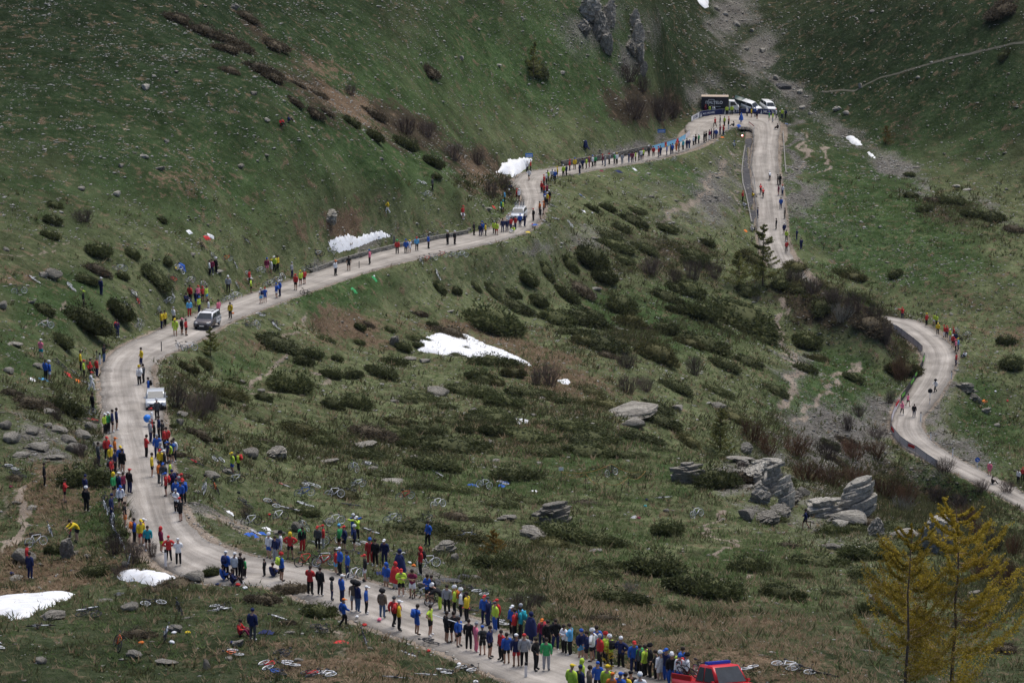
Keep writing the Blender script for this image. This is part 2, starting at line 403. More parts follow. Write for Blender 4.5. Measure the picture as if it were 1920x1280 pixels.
lush = gather([blob(350,150,700,330,0,.85), blob(700,250,350,130,20,.8), blob(1000,100,420,190,0,.8), blob(1700,150,330,200,0,.95), blob(1650,420,260,150,25,.95), blob(1250,600,220,70,10,.8),
 blob(1560,740,130,90,0,1), blob(1100,850,160,40,0,.8), blob(1000,900,140,40,0,.7), blob(640,550,160,50,-15,.8), blob(130,560,140,70,0,.8), blob(40,640,70,60,0,.7), blob(120,900,130,60,0,.6), blob(190,960,60,60,0,.9),
 blob(850,900,120,40,0,.5), blob(960,690,120,30,10,.6), blob(1250,330,120,40,10,.7), blob(1840,800,90,120,20,.8), blob(1780,900,120,25,25,.9), blob(300,1190,140,50,0,.6), blob(640,1170,60,25,0,.7), blob(1400,1060,150,70,0,.55), blob(900,1080,60,40,0,.4),
 blob(1150,1020,120,60,20,.5), blob(1240,900,70,30,0,.7), blob(520,960,120,40,0,.5), blob(960,420,120,40,-10,.5), blob(450,690,60,40,0,.6)])
dry = gather([blob(1360,1210,260,70,0,.62), blob(1000,680,150,50,25,.9), blob(860,620,120,25,0,.7), blob(60,1060,110,45,0,1), blob(600,1230,200,45,0,.75), blob(90,920,60,70,30,.8), blob(640,185,110,40,40,.9),
 blob(640,610,130,35,0,.8), blob(640,420,90,40,0,.8), blob(330,330,120,60,0,.45), blob(1150,1150,160,50,20,.7), blob(1450,1260,200,40,0,.6), blob(780,1260,160,35,20,.7), blob(1900,620,120,40,0,.6), blob(470,640,70,30,0,.5),
 blob(900,330,70,40,30,.7), blob(60,520,60,20,0,.6), blob(250,1050,100,30,20,.7), blob(1020,820,200,40,0,.4), blob(500,520,60,30,0,.5), blob(690,1270,100,30,0,.8), blob(1800,560,120,60,0,.4), blob(1040,850,100,20,0,.4)])
scree = gather([blob(1340,370,60,70,15,.72), blob(1260,420,50,40,0,.5), blob(1350,330,50,40,0,.6), blob(1490,310,14,110,0,.95), blob(1500,370,40,50,40,.7), blob(1560,830,110,70,20,.9), blob(1640,800,60,70,0,.9), blob(1500,700,40,50,0,.7),
 blob(1370,30,42,60,20,.85), blob(1425,105,40,60,35,.8), blob(1490,175,55,30,35,.75), blob(1575,240,70,20,35,.7), blob(1690,320,90,20,30,.8), blob(1850,390,90,16,25,.55), blob(1110,450,70,40,0,.6), blob(1000,470,80,20,-10,.6),
 blob(90,820,110,45,0,.7), blob(1750,780,40,120,10,.8), blob(1800,850,80,40,20,.7), blob(860,660,60,20,0,.3), blob(1110,50,60,80,30,.55), blob(1190,90,30,90,20,.7), blob(420,980,50,40,40,.6), blob(760,1100,70,25,20,.7), blob(1200,280,120,16,-10,.8), blob(1560,960,160,60,20,.5), blob(1240,360,90,24,0,.35), blob(1420,900,50,60,20,.8), blob(680,470,120,12,-18,.8), blob(1310,170,40,30,0,.7), blob(490,585,90,14,0,.3), blob(1560,440,90,60,30,.28), blob(1680,480,110,60,20,.25), blob(220,870,14,90,10,.7)])
dirt = gather([pline([(1470,560),(1466,610),(1470,650),(1500,690)], 8, .9), pline([(1500,690),(1490,730),(1475,760)], 14, .7), pline([(1600,690),(1560,720),(1530,760),(1500,790)], 8, .7), pline([(1345,945),(1350,990),(1375,1050),(1385,1095)], 7, .9),
 pline([(20,1020),(45,960),(50,915)], 12, .9), pline([(0,960),(30,930),(60,900)], 10, .5), pline([(560,590),(490,700),(465,735)], 7, .7), pline([(640,700),(580,720),(500,725)], 6, .6), pline([(560,1150),(600,1180),(640,1230)], 12, .5),
 pline([(1510,250),(1514,290),(1495,315)], 4, .8), pline([(1545,270),(1556,300),(1535,330)], 4.5, .8), pline([(1250,420),(1280,390),(1320,360),(1360,300)], 12, .6),
 pline([(0,485),(40,465),(110,450)], 4, .6), pline([(190,250),(260,230),(330,205)], 3, .5), pline([(60,620),(100,580),(130,560)], 6, .6), pline([(1370,270),(1390,330),(1395,420)], 6, .6), pline([(400,975),(450,1000),(540,1030)], 12, .6)])
dirt = np.maximum(dirt, (1-sstep(0.0, 1.2, RD-np.minimum(RW[RI]/2, 3.3)))*0.85)
heath = gather([blob(1130,500,150,90,15,.5), blob(1330,600,150,60,0,.5), blob(900,810,260,45,0,.4), blob(600,170,120,50,40,.9), blob(480,60,90,30,40,.7), blob(760,240,120,50,20,.8), blob(900,320,90,50,25,.9), blob(1200,200,90,40,10,1), blob(1110,150,60,40,0,.4), blob(1560,580,160,45,15,.9), blob(1680,640,60,50,20,.8), blob(1650,900,260,70,20,1), blob(1850,1060,120,80,0,.9),
 blob(1250,480,160,60,20,.6), blob(1180,640,90,40,0,.7), blob(360,740,60,40,20,.9), blob(100,740,90,40,0,.5), blob(700,830,300,60,0,.45), blob(1050,780,160,40,0,.4), blob(260,1010,80,60,30,.8), blob(980,1100,90,50,20,.6), blob(1480,800,90,40,0,.6), blob(1700,240,120,60,40,.4), blob(1800,400,120,30,25,.6), blob(200,820,40,60,20,.6), blob(160,770,60,40,0,.5), blob(1900,120,60,60,0,.0)])
# high and far slopes: darker green grass, cloud shade and vignette painted into it
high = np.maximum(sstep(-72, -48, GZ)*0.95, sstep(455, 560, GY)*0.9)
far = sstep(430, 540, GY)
jit = 0.55+0.9*(fbm(GX/6, GY/6, 31, 4))-0.0
cl = lambda a: np.clip(a, 0, 1)
mA = np.stack([cl(lush*jit), cl(dry*jit), cl(scree*jit), cl(dirt)], -1).reshape(-1, 4)
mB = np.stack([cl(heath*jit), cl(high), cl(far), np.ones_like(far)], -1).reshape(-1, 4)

def ground_mat():
    m, ns, ls, b = new_mat('hillside_ground')
    tc = ns.new('ShaderNodeTexCoord').outputs['Object']
    a1 = nd(ns, 'ShaderNodeVertexColor', layer_name='maskA'); a2 = nd(ns, 'ShaderNodeVertexColor', layer_name='maskB')
    s1 = ns.new('ShaderNodeSeparateColor'); ls.new(a1.outputs[0], s1.inputs[0]); s2 = ns.new('ShaderNodeSeparateColor'); ls.new(a2.outputs[0], s2.inputs[0])
    big = noise(ns, ls, tc, 0.22, 3, 0.65); mid = noise(ns, ls, tc, 1.1, 4, 0.7); fine = noise(ns, ls, tc, 5.5, 3, 0.75); vf = noise(ns, ls, tc, 19.0, 1, 0.8)
    grass = ramp(ns, ls, mid, [(0.28, (0.058, 0.070, 0.033)), (0.48, (0.106, 0.124, 0.060)), (0.7, (0.185, 0.188, 0.105))])
    lushc = ramp(ns, ls, mid, [(0.28, (0.032, 0.056, 0.021)), (0.5, (0.058, 0.093, 0.036)), (0.72, (0.112, 0.140, 0.068))])
    dryc = ramp(ns, ls, fine, [(0.3, (0.085, 0.056, 0.038)), (0.5, (0.150, 0.105, 0.070)), (0.72, (0.26, 0.20, 0.135))])
    scr = ramp(ns, ls, fine, [(0.3, (0.065, 0.058, 0.050)), (0.5, (0.135, 0.124, 0.110)), (0.68, (0.28, 0.265, 0.24))])
    hea = ramp(ns, ls, fine, [(0.3, (0.030, 0.026, 0.018)), (0.55, (0.064, 0.052, 0.036)), (0.75, (0.12, 0.092, 0.062))])
    dirc = ramp(ns, ls, fine, [(0.3, (0.20, 0.16, 0.125)), (0.7, (0.34, 0.285, 0.235))])
    high_shaded = ramp(ns, ls, mid, [(0.28, (0.012, 0.020, 0.011)), (0.5, (0.019, 0.029, 0.016)), (0.72, (0.040, 0.045, 0.030))])  # green of the upper slopes, dimmed further to paint in their shade
    def brk(mask, n, k=0.55):      # mask edge broken up by a noise
        t = math_n(ns, ls, 'ADD', mask, math_n(ns, ls, 'MULTIPLY', math_n(ns, ls, 'SUBTRACT', n, 0.5), k*2))
        mr = ns.new('ShaderNodeMapRange'); mr.interpolation_type = 'SMOOTHSTEP'; ls.new(t, mr.inputs[0]); mr.inputs[1].default_value = 0.32; mr.inputs[2].default_value = 0.66; return mr.outputs[0]
    c = mixc(ns, ls, brk(s1.outputs[0], mid, 0.5), grass, lushc)
    c = mixc(ns, ls, math_n(ns, ls, 'MULTIPLY', s2.outputs[1], 0.92), c, high_shaded)
    c = mixc(ns, ls, brk(s2.outputs[0], mid, 0.6), c, hea)
    c = mixc(ns, ls, brk(s1.outputs[1], mid, 0.7), c, dryc)
    # bare earth patches where nothing is masked
    bare = ramp(ns, ls, noise(ns, ls, tc, 0.55, 4, 0.75), [(0.56, 0.0), (0.66, 0.8)])
    c = mixc(ns, ls, bare, c, dryc)
    c = mixc(ns, ls, brk(s1.outputs[2], fine, 0.8), c, scr)
    c = mixc(ns, ls, brk(a1.outputs[1], mid, 0.35), c, dirc)
    tone = ramp(ns, ls, big, [(0.3, 0.62), (0.7, 1.25)]); c = mixc(ns, ls, 1.0, c, tone, 'MULTIPLY')
    tone2 = ramp(ns, ls, vf, [(0.25, 0.40), (0.75, 1.6)]); c = mixc(ns, ls, 0.9, c, tone2, 'MULTIPLY')
    ls.new(c, b.inputs['Base Color']); b.inputs['Roughness'].default_value = 1.0; b.inputs['Specular IOR Level'].default_value = 0.0
    h = math_n(ns, ls, 'ADD', math_n(ns, ls, 'MULTIPLY', mid, 1.2), math_n(ns, ls, 'MULTIPLY', fine, 0.45)); bump(ns, ls, h, 0.9, 0.35, b)
    return m
M_ground = ground_mat()
vt = np.stack([GX, GY, GZ+CAMZ], -1).reshape(-1, 3)
ii = np.arange(NV*NU).reshape(NV, NU)
fc = np.stack([ii[:-1, :-1], ii[:-1, 1:], ii[1:, 1:], ii[1:, :-1]], -1).reshape(-1, 4)
gme = mesh_np('hillside', vt, fc, True, [M_ground])
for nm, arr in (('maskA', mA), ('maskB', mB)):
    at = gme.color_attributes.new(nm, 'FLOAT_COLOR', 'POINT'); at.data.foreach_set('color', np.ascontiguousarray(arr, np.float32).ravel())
tag(link('hillside', gme), kind='structure')

# ------------------------------------------------------------------ gravel road
def road_mat():
    m, ns, ls, b = new_mat('road_gravel')
    tc = ns.new('ShaderNodeTexCoord').outputs['Object']; uv = nd(ns, 'ShaderNodeUVMap', uv_map='UVMap').outputs[0]
    sx = ns.new('ShaderNodeSeparateXYZ'); ls.new(uv, sx.inputs[0])
    mp = ns.new('ShaderNodeMapping'); ls.new(uv, mp.inputs[0]); mp.inputs[3].default_value = (3.2, 0.12, 1)
    streak = noise(ns, ls, mp.outputs[0], 2.2, 6, 0.65, 0.4); patch = noise(ns, ls, tc, 0.35, 5, 0.6); fine = noise(ns, ls, tc, 9.0, 4, 0.75)
    base = ramp(ns, ls, streak, [(0.30, (0.26, 0.232, 0.203)), (0.5, (0.375, 0.340, 0.302)), (0.70, (0.49, 0.448, 0.402))])
    # two wheel tracks and looser margins
    tr = ramp(ns, ls, sx.outputs[0], [(0.0, 0.62), (0.10, 0.84), (0.26, 1.08), (0.38, 0.98), (0.5, 0.84), (0.62, 0.98), (0.76, 1.08), (0.90, 0.84), (1.0, 0.60)])
    c = mixc(ns, ls, 1.0, base, tr, 'MULTIPLY')
    c = mixc(ns, ls, 1.0, c, ramp(ns, ls, patch, [(0.3, 0.66), (0.7, 1.12)]), 'MULTIPLY')
    c = mixc(ns, ls, 0.7, c, ramp(ns, ls, fine, [(0.25, 0.70), (0.75, 1.25)]), 'MULTIPLY')
    ls.new(c, b.inputs['Base Color']); b.inputs['Roughness'].default_value = 0.95; b.inputs['Specular IOR Level'].default_value = 0.1
    bump(ns, ls, math_n(ns, ls, 'ADD', fine, math_n(ns, ls, 'MULTIPLY', streak, 1.5)), 0.5, 0.05, b)
    return m
M_road = road_mat()
def dense(A): return catmull(A, 3)
DA, DB = dense(RA), dense(RB)
prof = [(-0.001, -0.45), (0.0, -0.03), (0.04, 0.0), (0.15, 0.02), (0.28, 0.0), (0.40, 0.035), (0.5, 0.05), (0.60, 0.035), (0.72, 0.0), (0.85, 0.02), (0.96, 0.0), (1.0, -0.03), (1.001, -0.45)]
rv = []; ruv = []; L = np.concatenate([[0], np.cumsum(np.linalg.norm(np.diff((DA+DB)/2, axis=0), axis=1))])
ew = 0.12*(fbm(L/2.0, L*0+3, 50, 3)-0.5); ew2 = 0.12*(fbm(L/2.0, L*0+90, 51, 3)-0.5)
for i in range(len(DA)):
    for t, dz in prof:
        tt = t+(ew[i] if t < 0.2 else ew2[i] if t > 0.8 else 0); p = DA[i]*(1-tt)+DB[i]*tt
        ac = (DB[i]-DA[i])/max(np.linalg.norm(DB[i]-DA[i]), 0.1)
        if dz < -0.02: p = p+ac*(-1 if t < 0.5 else 1)*(0.30 if dz < -0.3 else 0.14)
        rv.append((p[0], p[1], p[2]+CAMZ+dz)); ruv.append((t, L[i]/5.0))
k = len(prof); n_ = len(DA); jj = np.arange(n_*k).reshape(n_, k)
rf = np.stack([jj[:-1, :-1], jj[1:, :-1], jj[1:, 1:], jj[:-1, 1:]], -1).reshape(-1, 4)
rme = mesh_np('road', np.array(rv), rf, True, [M_road])
uvl = rme.uv_layers.new(name='UVMap'); uva = np.array(ruv, np.float32)[rf.ravel()]; uvl.data.foreach_set('uv', uva.ravel())
rme.flip_normals() if np.cross(np.array(rv[k])-np.array(rv[0]), np.array(rv[5])-np.array(rv[0]))[2] < 0 else None
tag(link('road', rme), kind='structure')
print('ground+road', round(time.time()-T0, 1))
# ------------------------------------------------------------------ labels that single things out
def where(px, py):
    """plain words for the place of a photo pixel among the findable things"""
    Z = [(0,700,0,270,'high above the left meadow'),(700,1000,0,290,'on the slope above the snowy bend'),(1000,1290,0,230,'under the dark cliffs'),
         (1290,1480,0,260,'behind the hairpin'),(1480,1920,0,330,'on the far slope past the stream'),
         (0,330,270,460,'on the left meadow slope'),(330,640,400,560,'among the bikes above the upper road'),(560,800,360,500,'by the long roadside snowbank'),
         (800,1060,280,480,'by the snowy bend'),(1060,1300,200,330,'along the walled road'),(1290,1420,200,330,'at the hairpin'),(1400,1520,180,560,'along the right-hand road leg'),
         (1060,1420,330,480,'on the scree bank under the hairpin'),(1000,1300,480,720,'in the bushy bowl below the road'),(1300,1520,480,760,'around the green larch'),
         (1520,1700,480,700,'on the bank by the right road'),(1660,1920,560,960,'by the lower right road barriers'),(1480,1920,330,560,'on the right-hand meadow'),
         (0,200,460,640,'on the left meadow'),(200,480,520,660,'beside the estate car'),(480,720,480,640,'below the upper road'),(720,1000,560,700,'around the long snow patch'),
         (0,230,640,780,'left of the sharp left bend'),(230,420,640,800,'near the silver car'),(420,700,640,800,'on the knolls past the silver car'),(700,1000,690,800,'below the long snow patch'),
         (1000,1300,700,830,'around the flat boulder'),(0,200,780,880,'by the left boulder field'),(190,350,780,1000,'on the road below the silver car'),(350,620,780,960,'on the bike meadow beside the road'),
         (620,1000,790,940,'on the central heath'),(1000,1260,830,960,'around the orange rope ring'),(1260,1480,780,960,'by the ridge outcrop'),(1480,1680,760,1010,'by the layered crag'),(1680,1920,900,1290,'behind the yellow larches'),
         (0,200,880,1100,'on the lower left bank'),(200,400,980,1110,'by the roadside snow in the bend'),(400,620,940,1120,'by the wide road bend'),(620,900,930,1110,'by the bikes above the lower road'),
         (900,1300,940,1180,'on the bank above the lower road'),(1300,1700,1010,1230,'on the slope below the crag'),(0,560,1100,1290,'on the lower left knoll'),(560,900,1100,1290,'by the lower road'),(900,1130,1100,1290,'by the white marker post'),(1130,1300,1150,1290,'near the red pickup'),(1300,1700,1200,1290,'beyond the red pickup')]
    best = None
    for x0, x1, y0, y1, t in Z:
        dx = max(x0-px, 0, px-x1); dy = max(y0-py, 0, py-y1); cx = abs(px-(x0+x1)/2)/(x1-x0)+abs(py-(y0+y1)/2)/(y1-y0)
        s = (dx+dy)*10+cx
        if best is None or s < best[0]: best = (s, t)
    return best[1]
LABELLED = []          # (object, descriptions from short to long, px, py)
ORD = ['leftmost','second','third','fourth','fifth','sixth','seventh','eighth','ninth','tenth','eleventh','twelfth','thirteenth','fourteenth','fifteenth','sixteenth','seventeenth','eighteenth','nineteenth','twentieth']
def note(o, desc, px, py, cat, group=None):
    tag(o, None, cat, group, 'thing'); LABELLED.append((o, desc if isinstance(desc, (list, tuple)) else [desc], px, py)); return o
def write_labels():
    items = [(o, d, px, py, where(px, py)) for o, d, px, py in LABELLED]
    short = {}
    for it in items: short.setdefault((it[1][0], it[4]), []).append(it)
    by = {}
    for (d, w), l in short.items():
        for it in l: by.setdefault((it[1][-1] if len(l) > 1 else d, w), []).append(it)
    for (d, w), l in by.items():
        l.sort(key=lambda e: e[2]); n = len(l)
        for i, (o, dd, px, py, _) in enumerate(l):
            t = f'{d} {w}'
            if n > 1:
                if n == 2: k = 'left one' if i == 0 else 'right one'
                elif i == n-1: k = 'rightmost'
                elif i == 0: k = 'leftmost'
                else: k = (ORD[i] if i < len(ORD) else f'{i+1}th')+' from left'
                t = f'{t}, {k}'
            o['label'] = t

# ------------------------------------------------------------------ rocks
def rock_mat(name, a, b_, c_, lich=0.35):
    m, ns, ls, b = new_mat(name)
    tc = ns.new('ShaderNodeTexCoord').outputs['Object']; oi = ns.new('ShaderNodeObjectInfo').outputs['Random']
    mp = ns.new('ShaderNodeMapping'); ls.new(tc, mp.inputs[0]); mp.inputs[3].default_value = (1.5, 1.5, 8.0); mp.inputs[2].default_value = (0.3, 0.25, 0)
    lay = noise(ns, ls, mp.outputs[0], 2.2, 6, 0.7, 0.6); fi = noise(ns, ls, tc, 9, 5, 0.75); bl = noise(ns, ls, tc, 1.6, 4, 0.6)
    col = ramp(ns, ls, lay, [(0.28, a), (0.5, b_), (0.72, c_)])
    col = mixc(ns, ls, ramp(ns, ls, bl, [(0.52, 0.0), (0.66, lich)]), col, (0.11, 0.105, 0.062))
    col = mixc(ns, ls, 0.8, col, ramp(ns, ls, fi, [(0.3, 0.40), (0.5, 0.95), (0.7, 1.35)]), 'MULTIPLY')
    col = mixc(ns, ls, 1.0, col, ramp(ns, ls, oi, [(0, 0.75), (1, 1.15)]), 'MULTIPLY')
    ls.new(col, b.inputs['Base Color']); b.inputs['Roughness'].default_value = 0.9; b.inputs['Specular IOR Level'].default_value = 0.2
    bump(ns, ls, math_n(ns, ls, 'ADD', lay, fi), 1.0, 0.25, b); return m
M_rock = rock_mat('schist', (0.135, 0.122, 0.10), (0.37, 0.34, 0.29), (0.60, 0.555, 0.475))
M_rockp = rock_mat('pale_limestone', (0.20, 0.185, 0.155), (0.51, 0.475, 0.41), (0.72, 0.675, 0.595), 0.15)
M_rockd = rock_mat('dark_slate', (0.07, 0.068, 0.07), (0.125, 0.122, 0.125), (0.22, 0.215, 0.21), 0.3)
def rock_mesh(name, seed, layered=0.0, flat=1.0, sub=3, cuts=16):
    r = random.Random(seed); bm = bmesh.new(); bmesh.ops.create_icosphere(bm, subdivisions=sub, radius=1.0)
    planes = []
    for _ in range(cuts):
        n = Vector((r.gauss(0, 1), r.gauss(0, 1), r.gauss(0, 0.8))).normalized(); planes.append((n, r.uniform(0.42, 0.82)))
    off = (r.uniform(0, 50), r.uniform(0, 50))
    for v in bm.verts:
        p = v.co.copy()
        for n, d in planes:
            k = p.dot(n)
            if k > d: p -= n*(k-d)*0.92
        nz = float(fbm(np.array([p.x*1.7+off[0]+p.z]), np.array([p.y*1.7+off[1]-p.z]), seed, 3)[0])-0.5
        p *= 1+0.28*nz
        if layered:
            tz = p.z+0.25*p.x; st = tz*7.0; fr = st-math.floor(st)
            p.x *= 1-layered*0.25*(fr > 0.6)-layered*0.18*_h1(math.floor(st), seed); p.y *= 1-layered*0.25*(fr > 0.6)-layered*0.18*_h1(math.floor(st), seed+5)
        p.z *= flat; v.co = p
    zmin = min(v.co.z for v in bm.verts); zmax = max(v.co.z for v in bm.verts)
    for v in bm.verts: v.co.z -= zmin+(zmax-zmin)*0.18       # a little sunk into the turf
    me = bpy.data.meshes.new(name); bm.to_mesh(me); bm.free()
    xs = [v.co.x for v in me.vertices]; w = max(xs)-min(xs); me['w'] = w; me['h'] = max(v.co.z for v in me.vertices)
    return me
def _h1(k, s): return float(_hash(np.array([k]), np.array([s*3+1]), 9)[0])
def stack_mesh(name, seed, layers=14):
    """schist block: thin beds of broken slabs, tilted, with ragged ledges"""
    r = random.Random(seed); m = MB(); z = 0.0; n = 9; base = [1+r.uniform(-.25, .25) for _ in range(n)]; tx, ty = r.uniform(-.35, .35), r.uniform(-.15, .3)
    for k in range(layers):
        h = r.choice((.06, .09, .13, .2)); t = k/layers; s = (1-.45*t*t)*r.uniform(.75, 1.1)
        for part in range(r.choice((1, 2, 2))):
            dx, dy = r.gauss(0, .16)*(1+part), r.gauss(0, .12)*(1+part); q_ = s*(1 if part == 0 else r.uniform(.4, .7)); o = len(m.v); rr = [b*q_*(1+r.uniform(-.34, .30)) for b in base]; zz0 = z+r.uniform(-.06, .06); a0 = r.uniform(0, .7)
            for zz, sh in ((zz0-.12, .95), (zz0+h*.85, 1.0), (zz0+h, r.uniform(.8, .95))):
                for i in range(n): a = a0+6.283*i/n; x, y = math.cos(a)*rr[i]*sh+dx, math.sin(a)*rr[i]*sh*.85+dy; m.v.append((x, y, zz+tx*x+ty*y+r.uniform(-.03, .03)))
            for j in range(2):
                for i in range(n): m.f.append((o+j*n+i, o+j*n+(i+1) % n, o+(j+1)*n+(i+1) % n, o+(j+1)*n+i))
            m.f.append(tuple(o+2*n+i for i in range(n)))
        z += h*.9
    me = m.mesh(name); xs = [v.co.x for v in me.vertices]; me['w'] = max(xs)-min(xs); me['h'] = max(v.co.z for v in me.vertices)*.92; return me
ROCKS = {'stack': [stack_mesh('layered_crag', 500+i) for i in range(6)], 'round': [rock_mesh('boulder', 100+i) for i in range(5)], 'flat': [rock_mesh('slab', 200+i, 0.6, 0.45) for i in range(4)],
         'layer': [rock_mesh('layered_rock', 300+i, 1.0, 0.9, 4, 10) for i in range(4)], 'tall': [rock_mesh('upright_rock', 400+i, 0.8, 1.5, 4, 14) for i in range(3)]}
_rk = 0
def put_rock(px, py, w, h, style='round', mat=None, desc='grey boulder', rz=None, group='boulders on the hillside', sinkb=0.0):
    global _rk; _rk += 1
    p = spot(px, py); k = mpp(p); src = ROCKS[style][_rk % len(ROCKS[style])]
    key = src.name+(mat or M_rock).name; me = bpy.data.meshes.get(key)
    if me is None:
        ww, hh = src['w'], src['h']; me = src.copy(); me.name = key; me['w'] = ww; me['h'] = hh; me.materials.clear(); me.materials.append(mat or M_rock)
    el = math.atan2(CAMZ-p.z, p.y)
    sx = w*k/me['w']*1.05; sy = sx*rnd.uniform(0.7, 0.95)
    hz = max(0.15, (h*k-2*sy*0.55*math.sin(el))/math.cos(el)) if style != 'tall' else h*k/math.cos(el)
    if style == 'stack': hz = (h*k-1.2*sy*math.sin(el))/math.cos(el)
    if style in ('round', 'layer'): hz = max(hz, 0.45*w*k*(h/w if h > w else 1)*min(1, h/w*1.4))
    o = link('boulder' if style != 'flat' else 'rock_slab', me); o.location = p+Vector((0, sy*0.5, -sinkb)); o.scale = (sx, sy, hz/me['h']); o.rotation_euler = (rnd.uniform(-.1, .1), rnd.uniform(-.1, .1), rnd.uniform(-0.5, 0.5) if rz is None else rz)
    return note(o, desc, px, py, 'rock', group)
SK = 'stack'; R_ = 'round'; FL = 'flat'; LY = 'layer'; TL = 'tall'
for a in [(617,420,32,30,LY,M_rockp,'pale tilted boulder'),(98,524,34,24),(80,520,16,12),(20,830,36,24),(110,812,32,16,FL),(70,846,42,20),(140,850,42,24),(40,858,32,14,FL),(8,805,26,20),(152,822,30,20),
 (105,862,38,14,FL),(168,806,24,18),(182,842,20,18),(60,815,26,16),(125,830,30,18),(90,802,18,12),(40,1057,46,34),(126,1047,26,38,TL),(820,741,42,18),(1193,786,100,36,FL,None,'big flat lichen-grey boulder'),(1190,802,42,22),
 (1100,806,36,16,FL),(1270,770,24,14),(1038,986,74,50,SK,None,'large layered boulder'),(1002,1010,58,26,FL),(1005,1016,20,14),(955,976,38,16,FL),(832,1038,44,26,SK),(852,1052,16,18),(1753,1038,56,72,TL,M_rockp,'tall pale split boulder'),
 (1700,1010,50,22),(1290,905,72,40,SK,None,'layered slab outcrop'),(1564,1031,32,16,FL),(244,1146,32,20),(330,1186,32,20,FL),(102,1162,46,24,FL),(250,1233,32,18,FL),
 (316,1246,42,14,FL),(76,1244,24,16),(387,1255,14,22),(365,1091,38,26),(447,1213,22,18,FL),(256,1070,18,8,FL),(470,858,28,22),(520,861,42,28,LY),(617,870,44,14,FL),(554,997,22,22),(612,982,16,10),(523,1003,24,12,FL),(394,896,30,17),
 (425,888,22,12,FL),(340,782,22,14),(336,798,14,16),(793,1103,18,18,FL,M_rockp),(840,1093,60,14,FL,M_rockd,'dark slate ledge'),(870,1086,24,12,FL,M_rockd,'dark slate ledge'),(815,1098,24,10,FL,M_rockd,'dark slate ledge'),(687,838,42,16,FL),(888,776,14,14),(740,648,18,18,TL),(1117,545,22,9,FL,M_rockp),
 (845,586,14,6,FL,M_rockp),(272,168,16,12,R_,M_rockp),(218,368,15,12,R_,M_rockp),(270,297,18,9,FL,M_rockp),(302,319,18,9,FL),(312,268,10,8,R_,M_rockp),(226,314,10,8),(152,357,14,9),(288,145,9,6,R_,M_rockp),(440,18,18,12,FL),(500,228,12,8,R_,M_rockp),
 (475,178,12,8),(450,315,16,9),(1570,208,18,10,FL,M_rockp),(1587,216,14,9,R_,M_rockp),(1470,168,28,14,FL,M_rockd,'dark grey slab in the stream bed'),(1612,166,9,11,R_,M_rockp),(1500,176,12,9,R_,M_rockp),(1636,24,10,6,FL,M_rockp),(1722,148,9,6,R_,M_rockp),(1455,150,12,10,R_,M_rockp),
 (1430,98,12,9,R_,M_rockp),(1400,95,10,8,R_,M_rockp),(1380,48,14,10,R_,M_rockp),(1360,30,12,8,R_,M_rockp),(1345,20,14,9),(1410,60,10,7),(1505,205,12,8,R_,M_rockp),(1520,215,10,7,R_,M_rockp),(1795,352,16,7,FL,M_rockp),(1815,358,18,6,FL,M_rockp),
 (905,388,8,6,FL,M_rockp),(870,332,12,6,FL,M_rockp),(915,395,20,8,FL,M_rockp),(880,432,9,6,FL,M_rockp),(715,300,9,6,FL,M_rockp),(865,112,10,8,R_,M_rockp),(935,125,14,6,FL,M_rockp),(1054,140,14,8,FL,M_rockp),
 (1830,755,22,20,FL),(1850,775,18,14,FL),(1812,735,40,18,SK),(1870,800,12,8),(1345,765,30,14),(1250,960,12,8),(1120,1035,26,10,FL,M_rockp),(1010,1010,16,9),(960,1210,10,5),(890,1085,20,9),
 (1080,1160,14,8,FL),(1400,1065,14,8,FL),(1640,1125,24,14,FL),(1830,1115,22,12,FL),(165,895,24,12,FL),(60,955,20,10,FL),(30,945,18,8,FL),(140,1040,14,10),(165,1046,18,10,FL),(30,1088,26,12,FL),(75,1060,14,6,FL),(235,1062,20,12),
 (200,1130,30,12,FL),(430,1238,16,10),(560,1240,18,8,FL),(600,1180,12,6,FL),(545,1188,20,8,FL),(700,880,20,8,FL),(780,860,24,9,FL),(560,862,16,9),(740,905,44,8,FL),(930,865,16,6,FL),(1010,870,12,6),
 (490,735,14,8),(455,720,16,10,FL),(640,765,12,8),(740,755,16,8,FL),(1000,780,10,6),(1045,800,16,8),(920,830,12,7),(15,700,22,14),(70,690,24,12),(30,650,36,12,FL),(5,580,14,18),(10,470,12,8),(60,570,12,8,FL),(410,512,24,9,FL,M_rockp),(360,480,14,8,FL,M_rockp),
 (50,760,26,14),(90,775,24,12),(390,590,16,9),(770,675,26,9,FL),(795,680,20,10,R_,M_rockp)]:
    put_rock(*a[:4], *(a[4:5] or (R_,)), a[5] if len(a) > 5 else None, a[6] if len(a) > 6 else ('flat grey slab' if len(a) > 4 and a[4] == FL else 'grey boulder'))
